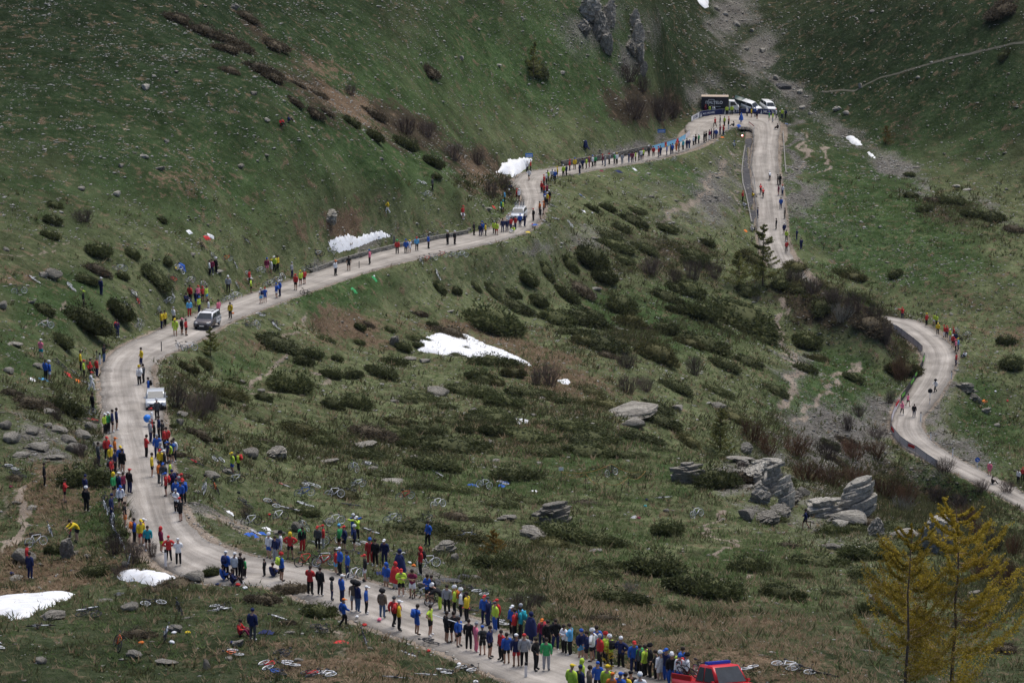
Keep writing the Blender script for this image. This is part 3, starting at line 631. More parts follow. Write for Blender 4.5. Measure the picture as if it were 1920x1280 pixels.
# the crag and the ridge outcrop: several solid blocks
for a in [(1606,972,84,80,SK,'crag block with layered grey schist'),(1545,970,84,44,SK,'low pale schist block'),(1598,985,70,34,R_,'grey schist block'),(1640,1004,34,34,TL,'upright schist block'),(1575,990,30,20,R_,'small schist block'),
 (1448,878,56,26,FL,'overhanging pale cap rock'),(1440,905,52,34,LY,'pale outcrop block'),(1448,924,50,60,SK,'steep pale outcrop face'),(1474,956,44,64,SK,'steep pale outcrop face'),(1420,905,50,44,LY,'pale ridge block'),(1425,945,44,44,LY,'pale outcrop block'),(1462,972,40,30,LY,'low outcrop step'),(1490,945,38,30,LY,'tumbled outcrop boulder'),(1505,930,26,20,R_,'tumbled outcrop boulder'),(1400,975,34,26,R_,'tumbled outcrop boulder'),(1440,984,46,30,LY,'tumbled outcrop boulder'),(1395,868,50,18,FL,'ridge-top slab'),(1535,1000,20,12,R_,'tumbled outcrop boulder')]:
    put_rock(a[0], a[1], a[2], a[3], a[4], M_rockp if 'pale' in a[5] or 'schist' in a[5] else M_rock, a[5], None, 'rocks of the outcrop')
for i in range(26):
    t = rnd.random(); px = 1398+t*80+rnd.gauss(0, 14); py = 872+t*96+rnd.gauss(0, 10); w = rnd.uniform(12, 30); put_rock(px, py, w, w*rnd.uniform(.6, 1.0), rnd.choice((LY, SK, R_)), rnd.choice((M_rockp, M_rock)), 'broken rock of the ridge outcrop', None, 'rocks of the outcrop')
# cliffs in the upper slope
for px, py, w, h in [(1105,35,50,60),(1125,70,46,70),(1095,60,40,40),(1138,95,30,50),(1140,40,34,60),(1195,80,30,60),(1200,115,24,50),(1190,50,30,50),(1207,140,18,40),(1182,95,24,36)]:
    o = put_rock(px, py+6, w*0.8, h*0.8, TL if h > 45 else LY, M_rock, 'grey cliff buttress', None, 'cliff buttresses'); o.name = 'cliff_rock'

# scattered stones too many to count
def scatter_stones(name, pts, sizes, mat, squash=0.42):
    base = np.array([(1,0,0),(-1,0,0),(0,1,0),(0,-1,0),(0,0,1),(0,0,-1)], float); bf = np.array([(0,2,4),(2,1,4),(1,3,4),(3,0,4),(2,0,5),(1,2,5),(3,1,5),(0,3,5)])
    n = len(pts); sc = sizes[:, None, None]*(0.6+0.8*nrs.rand(n, 6, 1)); v = base[None]*sc; v[:, :, 2] *= squash; v[:, :, 0] *= (0.9+nrs.rand(n)*1.3)[:, None]
    a = nrs.rand(n)*6.283; c, s_ = np.cos(a)[:, None], np.sin(a)[:, None]; x = v[:, :, 0]*c-v[:, :, 1]*s_; y = v[:, :, 0]*s_+v[:, :, 1]*c
    v = np.stack([x, y, v[:, :, 2]], -1)+pts[:, None, :]; f = (bf[None]+(np.arange(n)*6)[:, None, None]).reshape(-1, 3)
    return link(name, mesh_np(name, v.reshape(-1, 3), f, False, [mat]))
def sample_px(n, fn, x0=-420, x1=2340, y0=-30, y1=1290):
    """ground points picked with a density given over the photo"""
    got = []; 
    vis = (PXv > x0) & (PXv < x1) & (PYv > y0) & (PYv < y1) & (edge > 0.15)
    idx = np.nonzero(vis.ravel())[0]
    area = (GY.ravel()[idx]**2)*0.0000023
    w = fn(PXv.ravel()[idx], PYv.ravel()[idx], idx)*area; w /= w.sum()
    ch = nrs.choice(idx, n, p=w); x = GX.ravel()[ch]+nrs.uniform(-.5, .5, n)*GY.ravel()[ch]*0.0009; y = GY.ravel()[ch]*(1+nrs.uniform(-.5, .5, n)*0.0028)
    return np.stack([x, y, ground(x, y)+CAMZ], -1), ch
clump = fbm(GX/4, GY/4, 91, 4).ravel(); sc_f = mA[:, 2]; dirt_f = mA[:, 3]; hea_f = mB[:, 0]; lush_f = mA[:, 0]; dry_f = mA[:, 1]
def dens_st(px, py, i): return (0.10+np.maximum(clump[i]-0.42, 0)*1.6)*(0.35+1.6*(py < 470)*(0.5+(px < 1050))+3.2*sc_f[i]+1.4*dry_f[i]+1.2*(py > 480)*(py < 900))*(1-0.3*hea_f[i])
pts, ch = sample_px(42000, dens_st); dist = pts[:, 1]
sz = (0.045+0.10*nrs.rand(len(pts))**3.0+0.16*nrs.rand(len(pts))**14)*(0.5+dist/560.0)
M_stone = rock_mat('loose_stone', (0.48, 0.455, 0.41), (0.66, 0.635, 0.58), (0.80, 0.775, 0.72), 0.08)
tag(scatter_stones('loose_stones', pts+np.array([0, 0, 0.02]), sz, M_stone), 'pale loose stones strewn over the grass and scree', 'stones', None, 'stuff')
def dens_sc(px, py, i): return sc_f[i]**1.5+0.02
pts, ch = sample_px(9000, dens_sc); sz = 0.05+0.14*nrs.rand(len(pts))**3+0.25*nrs.rand(len(pts))**16
tag(scatter_stones('scree_stones', pts+np.array([0, 0, 0.03]), sz*(0.8+pts[:, 1]/900), M_rock), 'grey scree rubble on the banks and stream bed', 'scree', None, 'stuff')
# gravel verges along the road
g = nrs.randint(0, len(DA), 5000); side = nrs.rand(5000) < 0.5; off = np.abs(nrs.randn(5000))*0.8-0.25
ac = DB[g]-DA[g]; ac /= np.linalg.norm(ac, axis=1)[:, None]; q = np.where(side[:, None], DA[g]-ac*off[:, None], DB[g]+ac*off[:, None])
zz = np.maximum(ground(q[:, 0], q[:, 1]), np.where(off < 0, DA[g][:, 2]-0.02, -999))
tag(scatter_stones('verge_gravel', np.stack([q[:, 0], q[:, 1], zz+CAMZ+0.01], -1), 0.04+0.10*nrs.rand(5000)**2.5, M_stone), 'grey gravel and stones along the road verges', 'gravel', None, 'stuff')

# ------------------------------------------------------------------ grass tufts
def grass_mat(name, a, b_, c_):
    m, ns, ls, b = new_mat(name); tc = ns.new('ShaderNodeTexCoord').outputs['Object']
    f = noise(ns, ls, tc, 0.9, 4, 0.75); col = ramp(ns, ls, f, [(0.3, a), (0.5, b_), (0.7, c_)])
    ls.new(col, b.inputs['Base Color']); b.inputs['Roughness'].default_value = 0.9; b.inputs['Specular IOR Level'].default_value = 0.1
    tl = ns.new('ShaderNodeBsdfTranslucent'); ls.new(col, tl.inputs[0]); mx = ns.new('ShaderNodeMixShader'); mx.inputs[0].default_value = 0.45; ls.new(b.outputs[0], mx.inputs[1]); ls.new(tl.outputs[0], mx.inputs[2]); ls.new(mx.outputs[0], ns['Material Output'].inputs[0]); return m
def tufts(name, pts, h, mat, blades=5, spread=0.10):
    n = len(pts); N = n*blades; P = np.repeat(pts, blades, 0); H = np.repeat(h, blades)*(0.6+0.7*nrs.rand(N)); a = nrs.rand(N)*6.283; r = np.sqrt(nrs.rand(N))*spread*np.repeat(h/0.2, blades)
    b = P+np.stack([np.cos(a)*r, np.sin(a)*r, -0.02*np.ones(N)], -1); la = a+nrs.randn(N)*0.6; lean = H*(0.5+0.9*nrs.rand(N)); w = H*0.14+0.008; pa = la+1.57
    t = b+np.stack([np.cos(la)*lean, np.sin(la)*lean, H], -1); d = np.stack([np.cos(pa)*w, np.sin(pa)*w, np.zeros(N)], -1)
    v = np.stack([b-d, b+d, t], 1).reshape(-1, 3); f = np.arange(N*3).reshape(-1, 3); return link(name, mesh_np(name, v, f, False, [mat]))
M_g1 = grass_mat('green_turf', (0.062, 0.102, 0.035), (0.108, 0.158, 0.056), (0.185, 0.22, 0.098)); M_g2 = grass_mat('dull_turf', (0.082, 0.092, 0.046), (0.145, 0.150, 0.078), (0.26, 0.24, 0.145)); M_g3 = grass_mat('straw_grass', (0.15, 0.105, 0.062), (0.27, 0.20, 0.125), (0.42, 0.34, 0.23))
nearw = lambda py: 0.15+np.clip((py-600)/400, 0, 1)
bare_ok = lambda i: np.clip(1-1.2*sc_f[i]-1.2*dirt_f[i], 0.02, 1)
pts, ch = sample_px(30000, lambda px, py, i: (0.05+lush_f[i]**1.3)*bare_ok(i)*nearw(py), y0=380); tag(tufts('green_grass', pts, (0.10+0.14*nrs.rand(len(pts)))*(0.7+pts[:, 1]/400), M_g1), 'short green grass on the plateau and meadows', 'grass', None, 'stuff')
pts, ch = sample_px(40000, lambda px, py, i: (1.05-lush_f[i])*bare_ok(i)*nearw(py), y0=380); tag(tufts('dull_grass', pts, (0.10+0.16*nrs.rand(len(pts)))*(0.7+pts[:, 1]/400), M_g2), 'dull olive grass between the heath bushes', 'grass', None, 'stuff')
pts, ch = sample_px(16000, lambda px, py, i: (0.06+dry_f[i])*bare_ok(i)*nearw(py), y0=380); tag(tufts('straw_grass', pts, (0.12+0.2*nrs.rand(len(pts)))*(0.7+pts[:, 1]/400), M_g3), 'straw coloured dead grass in brown patches', 'grass', None, 'stuff')

pts, ch = sample_px(20000, lambda px, py, i: (0.03+hea_f[i]**1.2+0.5*np.maximum(clump[i]-0.5, 0)*(py > 560))*bare_ok(i)*(0.25+nearw(py)), y0=330)
M_hc = grass_mat('heath_sprigs', (0.034, 0.038, 0.017), (0.064, 0.068, 0.030), (0.12, 0.115, 0.055)); tag(tufts('low_heath', pts, (0.16+0.22*nrs.rand(len(pts)))*(0.7+pts[:, 1]/380), M_hc, 9, 0.28), 'low dark heath and bilberry growing between the bushes', 'heath', None, 'stuff')

# ------------------------------------------------------------------ snow
M_snow = plain('old_snow', (0.80, 0.81, 0.83), 0.6, 0, 0.08, 1.6, 0.3, 0, 0.25)
def snow_mat():
    m, ns, ls, b = new_mat('dirty_snow'); tc = ns.new('ShaderNodeTexCoord').outputs['Object']
    c = mixc(ns, ls, ramp(ns, ls, noise(ns, ls, tc, 0.9, 6, 0.75), [(0.50, 0.0), (0.72, 0.6)]), (0.78, 0.79, 0.81), (0.42, 0.37, 0.31)); c = mixc(ns, ls, ramp(ns, ls, noise(ns, ls, tc, 6, 4, 0.8), [(0.60, 0.0), (0.72, 0.5)]), c, (0.30, 0.26, 0.21))
    ls.new(c, b.inputs['Base Color']); b.inputs['Roughness'].default_value = 0.6; bump(ns, ls, noise(ns, ls, tc, 2.5, 4, 0.6), 0.4, 0.1, b); return m
M_snow = snow_mat()
from mathutils.geometry import delaunay_2d_cdt
def snow_patch(poly, thick, desc, inset=0.35, cell=0.5, jit=0.1):
    P = [spot(*q) for q in poly]; px = sum(q[0] for q in poly)/len(poly); py = sum(q[1] for q in poly)/len(poly)
    B = []                                             # boundary, subdivided and ragged
    for a, b in zip(P, P[1:]+P[:1]):
        n = max(2, int((b-a).length/0.45))
        for k in range(n):
            q = a.lerp(b, k/n); B.append(Vector((q.x+rnd.uniform(-jit, jit), q.y+rnd.uniform(-jit, jit))))
    xs = [v.x for v in B]; ys = [v.y for v in B]; nb = len(B); V2 = list(B)
    bx = np.array([[v.x, v.y] for v in B]); bn = np.roll(bx, -1, 0)
    def inside_d(x, y):
        c = ((bx[:, 1] > y) != (bn[:, 1] > y)) & (x < (bn[:, 0]-bx[:, 0])*(y-bx[:, 1])/(bn[:, 1]-bx[:, 1]+1e-9)+bx[:, 0])
        return c.sum() % 2 == 1, np.hypot(bx[:, 0]-x, bx[:, 1]-y).min()
    yy = min(ys)
    while yy < max(ys):
        xx = min(xs)
        while xx < max(xs):
            x, y = xx+rnd.uniform(-.2, .2)*cell, yy+rnd.uniform(-.2, .2)*cell; i, d = inside_d(x, y)
            if i and d > cell*0.35: V2.append(Vector((x, y)))
            xx += cell
        yy += cell
    r = delaunay_2d_cdt(V2, [], [list(range(nb))], 1, 1e-4)
    vs = []
    for v in r[0]:
        i, d = inside_d(v.x, v.y); d = min(d, 3) if i else 0
        z = float(ground(v.x, v.y))+CAMZ
        h = -0.10 if d < 0.03 else thick*(1-math.exp(-d/inset))*(0.85+0.3*float(fbm(np.array([v.x/1.5]), np.array([v.y/1.5]), 5, 3)[0]))
        vs.append((v.x, v.y, z+h))
    me = bpy.data.meshes.new('snow_patch'); me.from_pydata(vs, [], [tuple(f) for f in r[2]]); me.polygons.foreach_set('use_smooth', [True]*len(me.polygons)); me.materials.append(M_snow); me.update()
    bm = bmesh.new(); bm.from_mesh(me); bmesh.ops.recalc_face_normals(bm, faces=bm.faces)
    if sum(f.normal.z for f in bm.faces) < 0: bmesh.ops.reverse_faces(bm, faces=bm.faces)
    bm.to_mesh(me); bm.free()
    return tag(link('snow_patch', me), desc, 'snow', 'old snow patches')
snow_patch([(774,636),(811,628),(821,623),(848,622),(858,628),(875,628),(909,645),(942,658),(966,667),(1001,689),(976,682),(942,676),(909,670),(882,671),(848,663),(838,667),(808,662),(778,657),(791,645)], 0.35, 'long white snow patch tapering to the right below the upper road')
snow_patch([(611,452),(635,442),(657,439),(674,444),(680,437),(703,432),(713,431),(733,438),(734,443),(721,447),(699,452),(680,460),(661,468),(642,473),(627,471),(614,465),(617,458)], 0.22, 'ragged white snowbank lying above the stone wall of the upper road', 0.2, 0.3, 0.03)
snow_patch([(927,323),(939,315),(940,306),(952,304),(951,298),(965,301),(974,297),(996,296),(1002,299),(997,303),(992,308),(979,322),(960,334),(956,327),(947,327),(937,325)], 1.0, 'thick white snowbank cut off by the road at the snowy bend', 0.5, 0.3, 0.05)
snow_patch([(209,1072),(237,1070),(259,1069),(291,1072),(316,1076),(341,1084),(322,1086),(306,1093),(284,1101),(266,1094),(244,1091),(225,1090),(216,1082)], 0.35, 'triangular snow patch just below the road in the lower left bend')
snow_patch([(-60,1120),(0,1122),(50,1115),(101,1110),(145,1112),(134,1122),(111,1129),(87,1142),(57,1156),(34,1162),(24,1168),(7,1152),(-50,1150)], 0.35, 'snow patch at the left edge under the brown bank')
snow_patch([(1041,712),(1056,711),(1072,714),(1070,720),(1058,723),(1050,718)], 0.3, 'small snow remnant beside the bare twig bush')
snow_patch([(954,785),(975,787),(993,790),(991,796),(973,796),(962,792)], 0.3, 'small snow strip on the central heath')
snow_patch([(1583,256),(1600,256),(1612,264),(1618,273),(1606,273),(1592,266)], 0.5, 'small snow patch beside the stony stream bed')
snow_patch([(1623,283),(1633,287),(1643,297),(1637,298),(1628,290)], 0.4, 'narrow snow sliver low on the stream bed')
snow_patch([(1298,-14),(1328,-14),(1330,14),(1322,17),(1310,6)], 0.5, 'snow tongue high in the stony gully')
print('stones+snow', round(time.time()-T0, 1))

# ------------------------------------------------------------------ bushes
def leaf_mat(name, a, b_, c_, sc=1.4):
    m, ns, ls, b = new_mat(name); tc = ns.new('ShaderNodeTexCoord').outputs['Object']; oi = ns.new('ShaderNodeObjectInfo').outputs['Random']
    geo = ns.new('ShaderNodeNewGeometry').outputs['Random Per Island']
    f = noise(ns, ls, tc, sc, 4, 0.7); f = math_n(ns, ls, 'ADD', math_n(ns, ls, 'MULTIPLY', f, 0.6), math_n(ns, ls, 'MULTIPLY', geo, 0.4))
    col = ramp(ns, ls, f, [(0.22, a), (0.5, b_), (0.78, c_)]); col = mixc(ns, ls, 1.0, col, ramp(ns, ls, oi, [(0, 0.72), (1, 1.25)]), 'MULTIPLY')
    ls.new(col, b.inputs['Base Color']); b.inputs['Roughness'].default_value = 0.75; b.inputs['Specular IOR Level'].default_value = 0.2
    tl = ns.new('ShaderNodeBsdfTranslucent'); ls.new(col, tl.inputs[0]); mx = ns.new('ShaderNodeMixShader'); mx.inputs[0].default_value = 0.5 if 'larch' in name else 0.35; ls.new(b.outputs[0], mx.inputs[1]); ls.new(tl.outputs[0], mx.inputs[2]); ls.new(mx.outputs[0], ns['Material Output'].inputs[0]); return m
M_jun = leaf_mat('juniper_leaf', (0.030, 0.040, 0.015), (0.066, 0.079, 0.029), (0.145, 0.15, 0.063))
M_olive = leaf_mat('olive_leaf', (0.045, 0.048, 0.018), (0.085, 0.085, 0.032), (0.15, 0.14, 0.06))
M_heat = leaf_mat('heather_leaf', (0.042, 0.034, 0.023), (0.085, 0.068, 0.045), (0.155, 0.125, 0.08))
M_twig = leaf_mat('bare_twig', (0.070, 0.050, 0.045), (0.135, 0.102, 0.088), (0.23, 0.185, 0.16), 3)
M_twigr = leaf_mat('russet_twig', (0.095, 0.048, 0.030), (0.185, 0.098, 0.060), (0.30, 0.18, 0.11), 3)
M_twigp = leaf_mat('pale_twig', (0.18, 0.17, 0.15), (0.30, 0.285, 0.25), (0.45, 0.43, 0.39), 3)
M_larchy = leaf_mat('larch_ochre', (0.20, 0.142, 0.012), (0.35, 0.255, 0.028), (0.50, 0.385, 0.07), 2)
M_larchg = leaf_mat('larch_green', (0.11, 0.122, 0.034), (0.20, 0.21, 0.066), (0.32, 0.31, 0.12), 2)
M_larcho = leaf_mat('larch_orange', (0.11, 0.07, 0.016), (0.20, 0.13, 0.032), (0.31, 0.21, 0.07), 2)
M_bark = plain('larch_bark', (0.13, 0.09, 0.065), 0.9, 0, 0.4, 9)
M_lbark = plain('ochre_bark', (0.30, 0.21, 0.12), 0.9, 0, 0.3, 9)
M_dead = plain('bleached_wood', (0.33, 0.30, 0.26), 0.85, 0, 0.25, 9)
def bush_mesh(name, seed, mat, n=3400, leaf=0.058, up=0.35):
    """cushion bush: uneven lumps covered by small leaf sprays, with a twiggy core"""
    r = np.random.RandomState(seed); lumps = [(0, 0, 0.55, 0.62)]
    for k in range(9):
        a = r.rand()*6.28; d = 0.30+0.42*r.rand(); lumps.append((math.cos(a)*d, math.sin(a)*d*0.9, 0.25+0.35*r.rand(), 0.22+0.20*r.rand()))
    V_ = []; P = []
    per = n//len(lumps)
    for x, y, z, R in lumps:
        u = r.randn(per*2, 3); u /= np.linalg.norm(u, axis=1)[:, None]; u = u[u[:, 2] > -0.25][:per]
        rr = R*(0.72+0.42*r.rand(len(u)))*(0.60+0.8*fbm(u[:, 0]*3+seed, u[:, 1]*3+u[:, 2]*2, seed, 3)); p = np.array([x, y, z*0.75])+u*rr[:, None]*np.array([1, 1, 0.85]); P.append(np.concatenate([p, u], 1))
    P = np.concatenate(P); P = P[P[:, 2] > 0.0]; n = len(P); c = P[:, :3]; nr = P[:, 3:]
    t = r.randn(n, 3); t[:, 2] += up*2; t += nr*0.9; t /= np.linalg.norm(t, axis=1)[:, None]; s_ = np.cross(t, r.randn(n, 3)); s_ /= np.linalg.norm(s_, axis=1)[:, None]
    L_ = leaf*(0.6+0.9*r.rand(n))[:, None]; v = np.stack([c-s_*L_*0.45, c+s_*L_*0.45, c+t*L_*1.7], 1).reshape(-1, 3); f = np.arange(n*3).reshape(-1, 3)
    # core lumps so that the ground does not shine through
    cv_ = []; cf = []; o = len(v)
    bm = bmesh.new()
    for x, y, z, R in lumps: bmesh.ops.create_icosphere(bm, subdivisions=2, radius=R*0.82, matrix=Matrix.Translation((x, y, z*0.75)) @ Matrix.Diagonal((1, 1, 0.85, 1)))
    for w in bm.verts: w.co *= 0.80+0.22*r.rand()
    bm.verts.index_update(); cv_ = np.array([tuple(w.co) for w in bm.verts]); cf = np.array([[w.index for w in fa.verts] for fa in bm.faces])+o; bm.free()
    cv_[:, 2] = np.maximum(cv_[:, 2], -0.05)
    return mesh_np(name, np.concatenate([v, cv_]), np.concatenate([f, cf]), False, [mat])
BUSH = {'j': [bush_mesh('juniper', 10+i, M_jun) for i in range(5)], 'o': [bush_mesh('olive_bush', 30+i, M_olive) for i in range(3)], 'h': [bush_mesh('heather', 50+i, M_heat) for i in range(3)]}
def twig_mesh(name, seed, mat, stems=74, H=1.0, fan=0.95, r0=0.015, depth=3):
    """leafless shrub: many thin stems fanning up from the root and forking"""
    r = random.Random(seed); V_ = []; F_ = []
    def seg(a, b, ra, rb):
        t = (b-a).normalized(); x = t.orthogonal().normalized(); y = t.cross(x); o = len(V_)
        for p, q in ((a, ra), (b, rb)):
            for k in range(3): V_.append(p+(x*math.cos(2.094*k)+y*math.sin(2.094*k))*q)
        for k in range(3): F_.append((o+k, o+(k+1) % 3, o+3+(k+1) % 3, o+3+k))
    def grow(p, d, l, rr, lev):
        for _ in range(2):
            d = (d+Vector((r.gauss(0, .16), r.gauss(0, .16), r.gauss(0.05, .1)))).normalized(); q = p+d*l*0.5; seg(p, q, rr, rr*0.8); p = q; rr *= 0.8
        if lev > 0:
            for _ in range(r.choice((2, 3, 3))): grow(p, (d+Vector((r.gauss(0, .45), r.gauss(0, .45), r.gauss(0.15, .25)))).normalized(), l*r.uniform(.55, .8), rr*0.8, lev-1)
    for i in range(stems):
        a = r.uniform(0, 6.283); e = r.uniform(0.15, 1)*fan; d = Vector((math.cos(a)*e, math.sin(a)*e, 0.8)).normalized()
        q = r.uniform(0, .45); grow(Vector((math.cos(a)*q, math.sin(a)*q, -0.03)), d, H*r.uniform(.3, .44), r0*r.uniform(.7, 1.2), depth-1)
    return mesh_np(name, np.array([tuple(v) for v in V_]), np.array(F_), False, [mat])
TWIG = {'t': [twig_mesh('bare_shrub', 70+i, M_twig) for i in range(3)], 'r': [twig_mesh('russet_shrub', 80+i, M_twigr) for i in range(3)], 'p': [twig_mesh('bleached_shrub', 90+i, M_twigp, 44) for i in range(2)]}
_bk = 0
def put_bush(px, py, w, h, kind='j'):
    global _bk; _bk += 1
    p = spot(px, py-2); k = mpp(p); el = math.atan2(CAMZ-p.z, p.y); lib = BUSH if kind in BUSH else TWIG; me = lib[kind][_bk % len(lib[kind])]
    R = w*k/2*(1.48 if kind in BUSH else 1.15 if kind == 'r' else 0.95); d = R*rnd.uniform(0.75, 1.0)
    if kind in BUSH: hz = min((0.80 if kind != 'h' else 0.5)*R+0.1, max((0.42 if kind != 'h' else 0.3)*R, (h*k*1.25-2*d*math.sin(el)*0.62)/math.cos(el))); o = link('heath_bush' if kind == 'h' else 'juniper_bush', me); o.location = p+Vector((0, d*0.8, -0.05)); zc_ = on_ground(o.location.x, o.location.y); o.location.z = min(zc_, p.z+0.5*R)-0.05; o.scale = (R, d, hz/0.95)
    else: o = link('bare_shrub', me); o.location = p+Vector((0, d*0.5, 0)); o.location.z = on_ground(o.location.x, o.location.y); o.scale = (R, d, h*k/math.cos(el)*0.95)
    rz_ = rnd.uniform(-0.6, 0.6) if kind in BUSH else rnd.uniform(0, 6.28); o.rotation_euler = (0, 0, rz_)
    if kind in BUSH:                                   # cushions hug the slope they grow on
        x_, y_ = o.location.x, o.location.y; e = max(0.6, R*.8); gx_ = (on_ground(x_+e, y_)-on_ground(x_-e, y_))/(2*e); gy_ = (on_ground(x_, y_+e)-on_ground(x_, y_-e))/(2*e)
        nn_ = Vector((-gx_*.75, -gy_*.75, 1)).normalized(); o.rotation_euler = (Vector((0, 0, 1)).rotation_difference(nn_) @ Matrix.Rotation(rz_, 3, 'Z').to_quaternion()).to_euler(); o.location.z = on_ground(x_, y_)-0.14*R-.03
    sizew = 'large' if w*k > 5.5 else 'small' if w*k < 2.2 else 'medium'
    desc = {'j': 'dark green juniper bush', 'o': 'olive green bush', 'h': 'brown heath bush', 't': 'leafless purple-brown shrub', 'r': 'russet leafless shrub', 'p': 'bleached bare shrub'}[kind]
    return note(o, f'{sizew} {desc}', px, py, 'shrub' if lib is TWIG else 'bush', 'juniper and heath bushes' if lib is BUSH else 'bare shrubs')
for a in [(914,628,102,58),(818,547,27,22),(852,554,22,14),(920,556,50,20),(986,541,37,24),(1006,577,34,37),(1040,613,62,34),(1088,614,84,38),(1061,567,50,28),(1130,537,47,28),(1102,506,64,44),(1062,505,37,28),(1137,452,54,20),(1154,475,74,26),(1169,497,44,16),
 (1162,591,57,38),(1246,568,57,24),(1246,631,50,50),(1265,590,30,26),(1184,618,54,34,'o'),(1124,662,80,40),(1228,685,74,60,'o'),(786,596,24,18,'h'),(810,616,22,22),(672,622,22,16),(688,615,22,17,'h'),(728,625,18,15),(670,648,20,12),
 (756,664,30,30),(783,656,20,22),(872,660,18,14),(857,670,28,11),(922,690,80,20),(897,719,44,30),(902,751,54,29),(932,727,27,20,'o'),(960,746,32,28),(1001,749,70,20),(963,712,40,27,'o'),(1051,759,50,20),(1105,744,64,20,'o'),(1139,771,77,37,'o'),
 (657,714,37,50),(715,714,59,34),(737,687,47,24),(662,768,54,40),(838,797,60,25),(772,796,18,10),(872,816,34,20),(920,822,45,29),(926,797,74,30),(981,835,90,34),(1065,814,90,40),(1120,804,54,22),(1199,832,84,27),(1105,834,97,26),(842,852,121,36),(734,824,67,27),(764,842,40,24),
 (680,862,80,30),(1015,858,57,24),(1102,862,104,26),(1184,862,54,20),(90,450,35,20),(178,487,47,30),(243,484,28,17),(178,516,47,25,'h'),(155,534,40,20),(227,527,24,24),(286,537,67,24),(311,502,18,14),(76,590,37,22),(146,616,84,47),(112,652,44,29),(215,600,54,37),
 (18,744,37,37,'h'),(52,768,64,40,'h'),(112,774,57,40),(517,664,80,34),(583,674,37,27),(534,738,78,50),(490,754,29,27),(563,687,37,24),(621,714,40,34),(630,680,22,27),(605,640,34,15),(621,771,40,38),(371,822,44,34,'h'),(327,805,17,17),(406,832,20,17),(482,845,84,30),(561,815,74,20),(600,837,50,28),
 (1327,465,27,17),(1313,605,67,44),(1384,620,141,58),(1318,660,77,40),(1431,645,34,17),(1362,700,57,27),(1513,660,50,60),(1633,639,67,45,'h'),(1697,714,60,76,'o'),(1678,526,30,24),(1890,652,34,22),(1899,700,46,40),(1508,700,40,24),(1535,680,40,20,'o'),
 (1340,921,80,50),(1300,1122,90,72),(1345,1130,90,60),(1404,1077,67,74),(1535,1066,97,44),(1561,1006,50,32),(1608,1000,50,20),(1625,1054,90,46),(1687,997,80,27),(1693,1046,74,42),(1613,1087,47,32),(1508,1087,40,24,'o'),(1640,1157,60,36),(1600,1158,27,17),
 (707,898,40,17),(790,921,48,24),(857,928,67,30),(846,891,37,20),(932,955,60,27),(992,948,55,24),(964,908,77,42),(903,982,44,17),(858,978,47,27,'h'),(774,1002,107,26),(1021,860,44,9),(1103,951,67,18,'h'),(932,1070,87,50),(979,1107,87,38),(1108,1087,70,32),(1142,1070,44,28),(1157,1137,94,46),(1232,1087,96,62),(1252,1010,55,36),(1266,1150,34,60),(1135,1170,57,28,'h'),
 (144,918,87,50),(578,973,40,22),(395,1091,30,22),(542,1116,60,30,'h'),(490,1137,60,40,'h'),(336,1104,67,17,'h'),(536,1174,30,42,'h'),(428,1134,50,24),(257,1201,57,42,'h'),(595,1164,54,44),(290,1114,57,17,'h'),(178,1087,60,32),(99,1043,37,24),
 (331,46,50,28,'h'),(380,70,70,40,'h'),(425,85,70,40,'h'),(425,102,50,22,'h'),(430,140,34,18,'h'),(485,140,60,40,'h'),(510,156,50,40,'h'),(558,163,27,24,'h'),(591,180,34,17,'h'),(588,227,34,22,'h'),(612,217,27,16,'h'),(549,197,30,13,'h'),(511,99,47,24,'h'),(460,40,40,20,'h'),(94,425,34,20),(300,419,17,12),(99,394,24,14),
 (695,261,37,28),(758,281,47,28),(808,314,40,32),(695,220,44,26,'h'),(655,237,30,18),(816,340,17,13),(875,350,14,16),(805,150,34,18,'h'),(1000,146,47,18),(1184,424,54,22),(1137,397,27,18),(1110,398,28,13),(1195,404,34,13),(1161,434,34,18),
 (1708,374,24,16),(1733,401,27,16),(1792,388,50,24),(1825,412,40,20),(1860,420,44,24),(1893,38,58,34,'h'),(1885,115,27,12),(1707,335,20,11),(1755,385,34,14,'h'),(1905,440,40,20,'h'),
 (60,1010,24,14,'h'),(220,1010,30,24),(30,905,30,18,'h'),(330,860,30,24,'h'),(345,900,24,14,'h'),(440,720,30,16),(380,690,30,26,'o'),(350,700,34,24,'o'),(420,760,24,12),(470,790,40,16),(760,760,34,14),(830,770,40,12),(1020,800,40,14),(1240,850,50,20),(1290,840,50,26,'o'),(1200,900,40,12),
 (1450,1110,50,30),(1570,1120,46,22),(1480,1030,40,20,'h'),(1700,1160,70,34),(1760,1120,60,40),(1830,1180,70,40,'h'),(1890,1230,60,40,'h'),(1600,720,40,20),(1450,740,50,20),(1400,690,50,24),(1340,740,60,24),(1270,740,60,26),(1230,780,60,26),(1400,560,40,20),(1290,560,50,30),(1300,500,50,24),(1210,480,50,22),(1250,440,40,18),(960,560,30,14),(1020,520,40,18),(890,545,24,10)]:
    put_bush(*a)
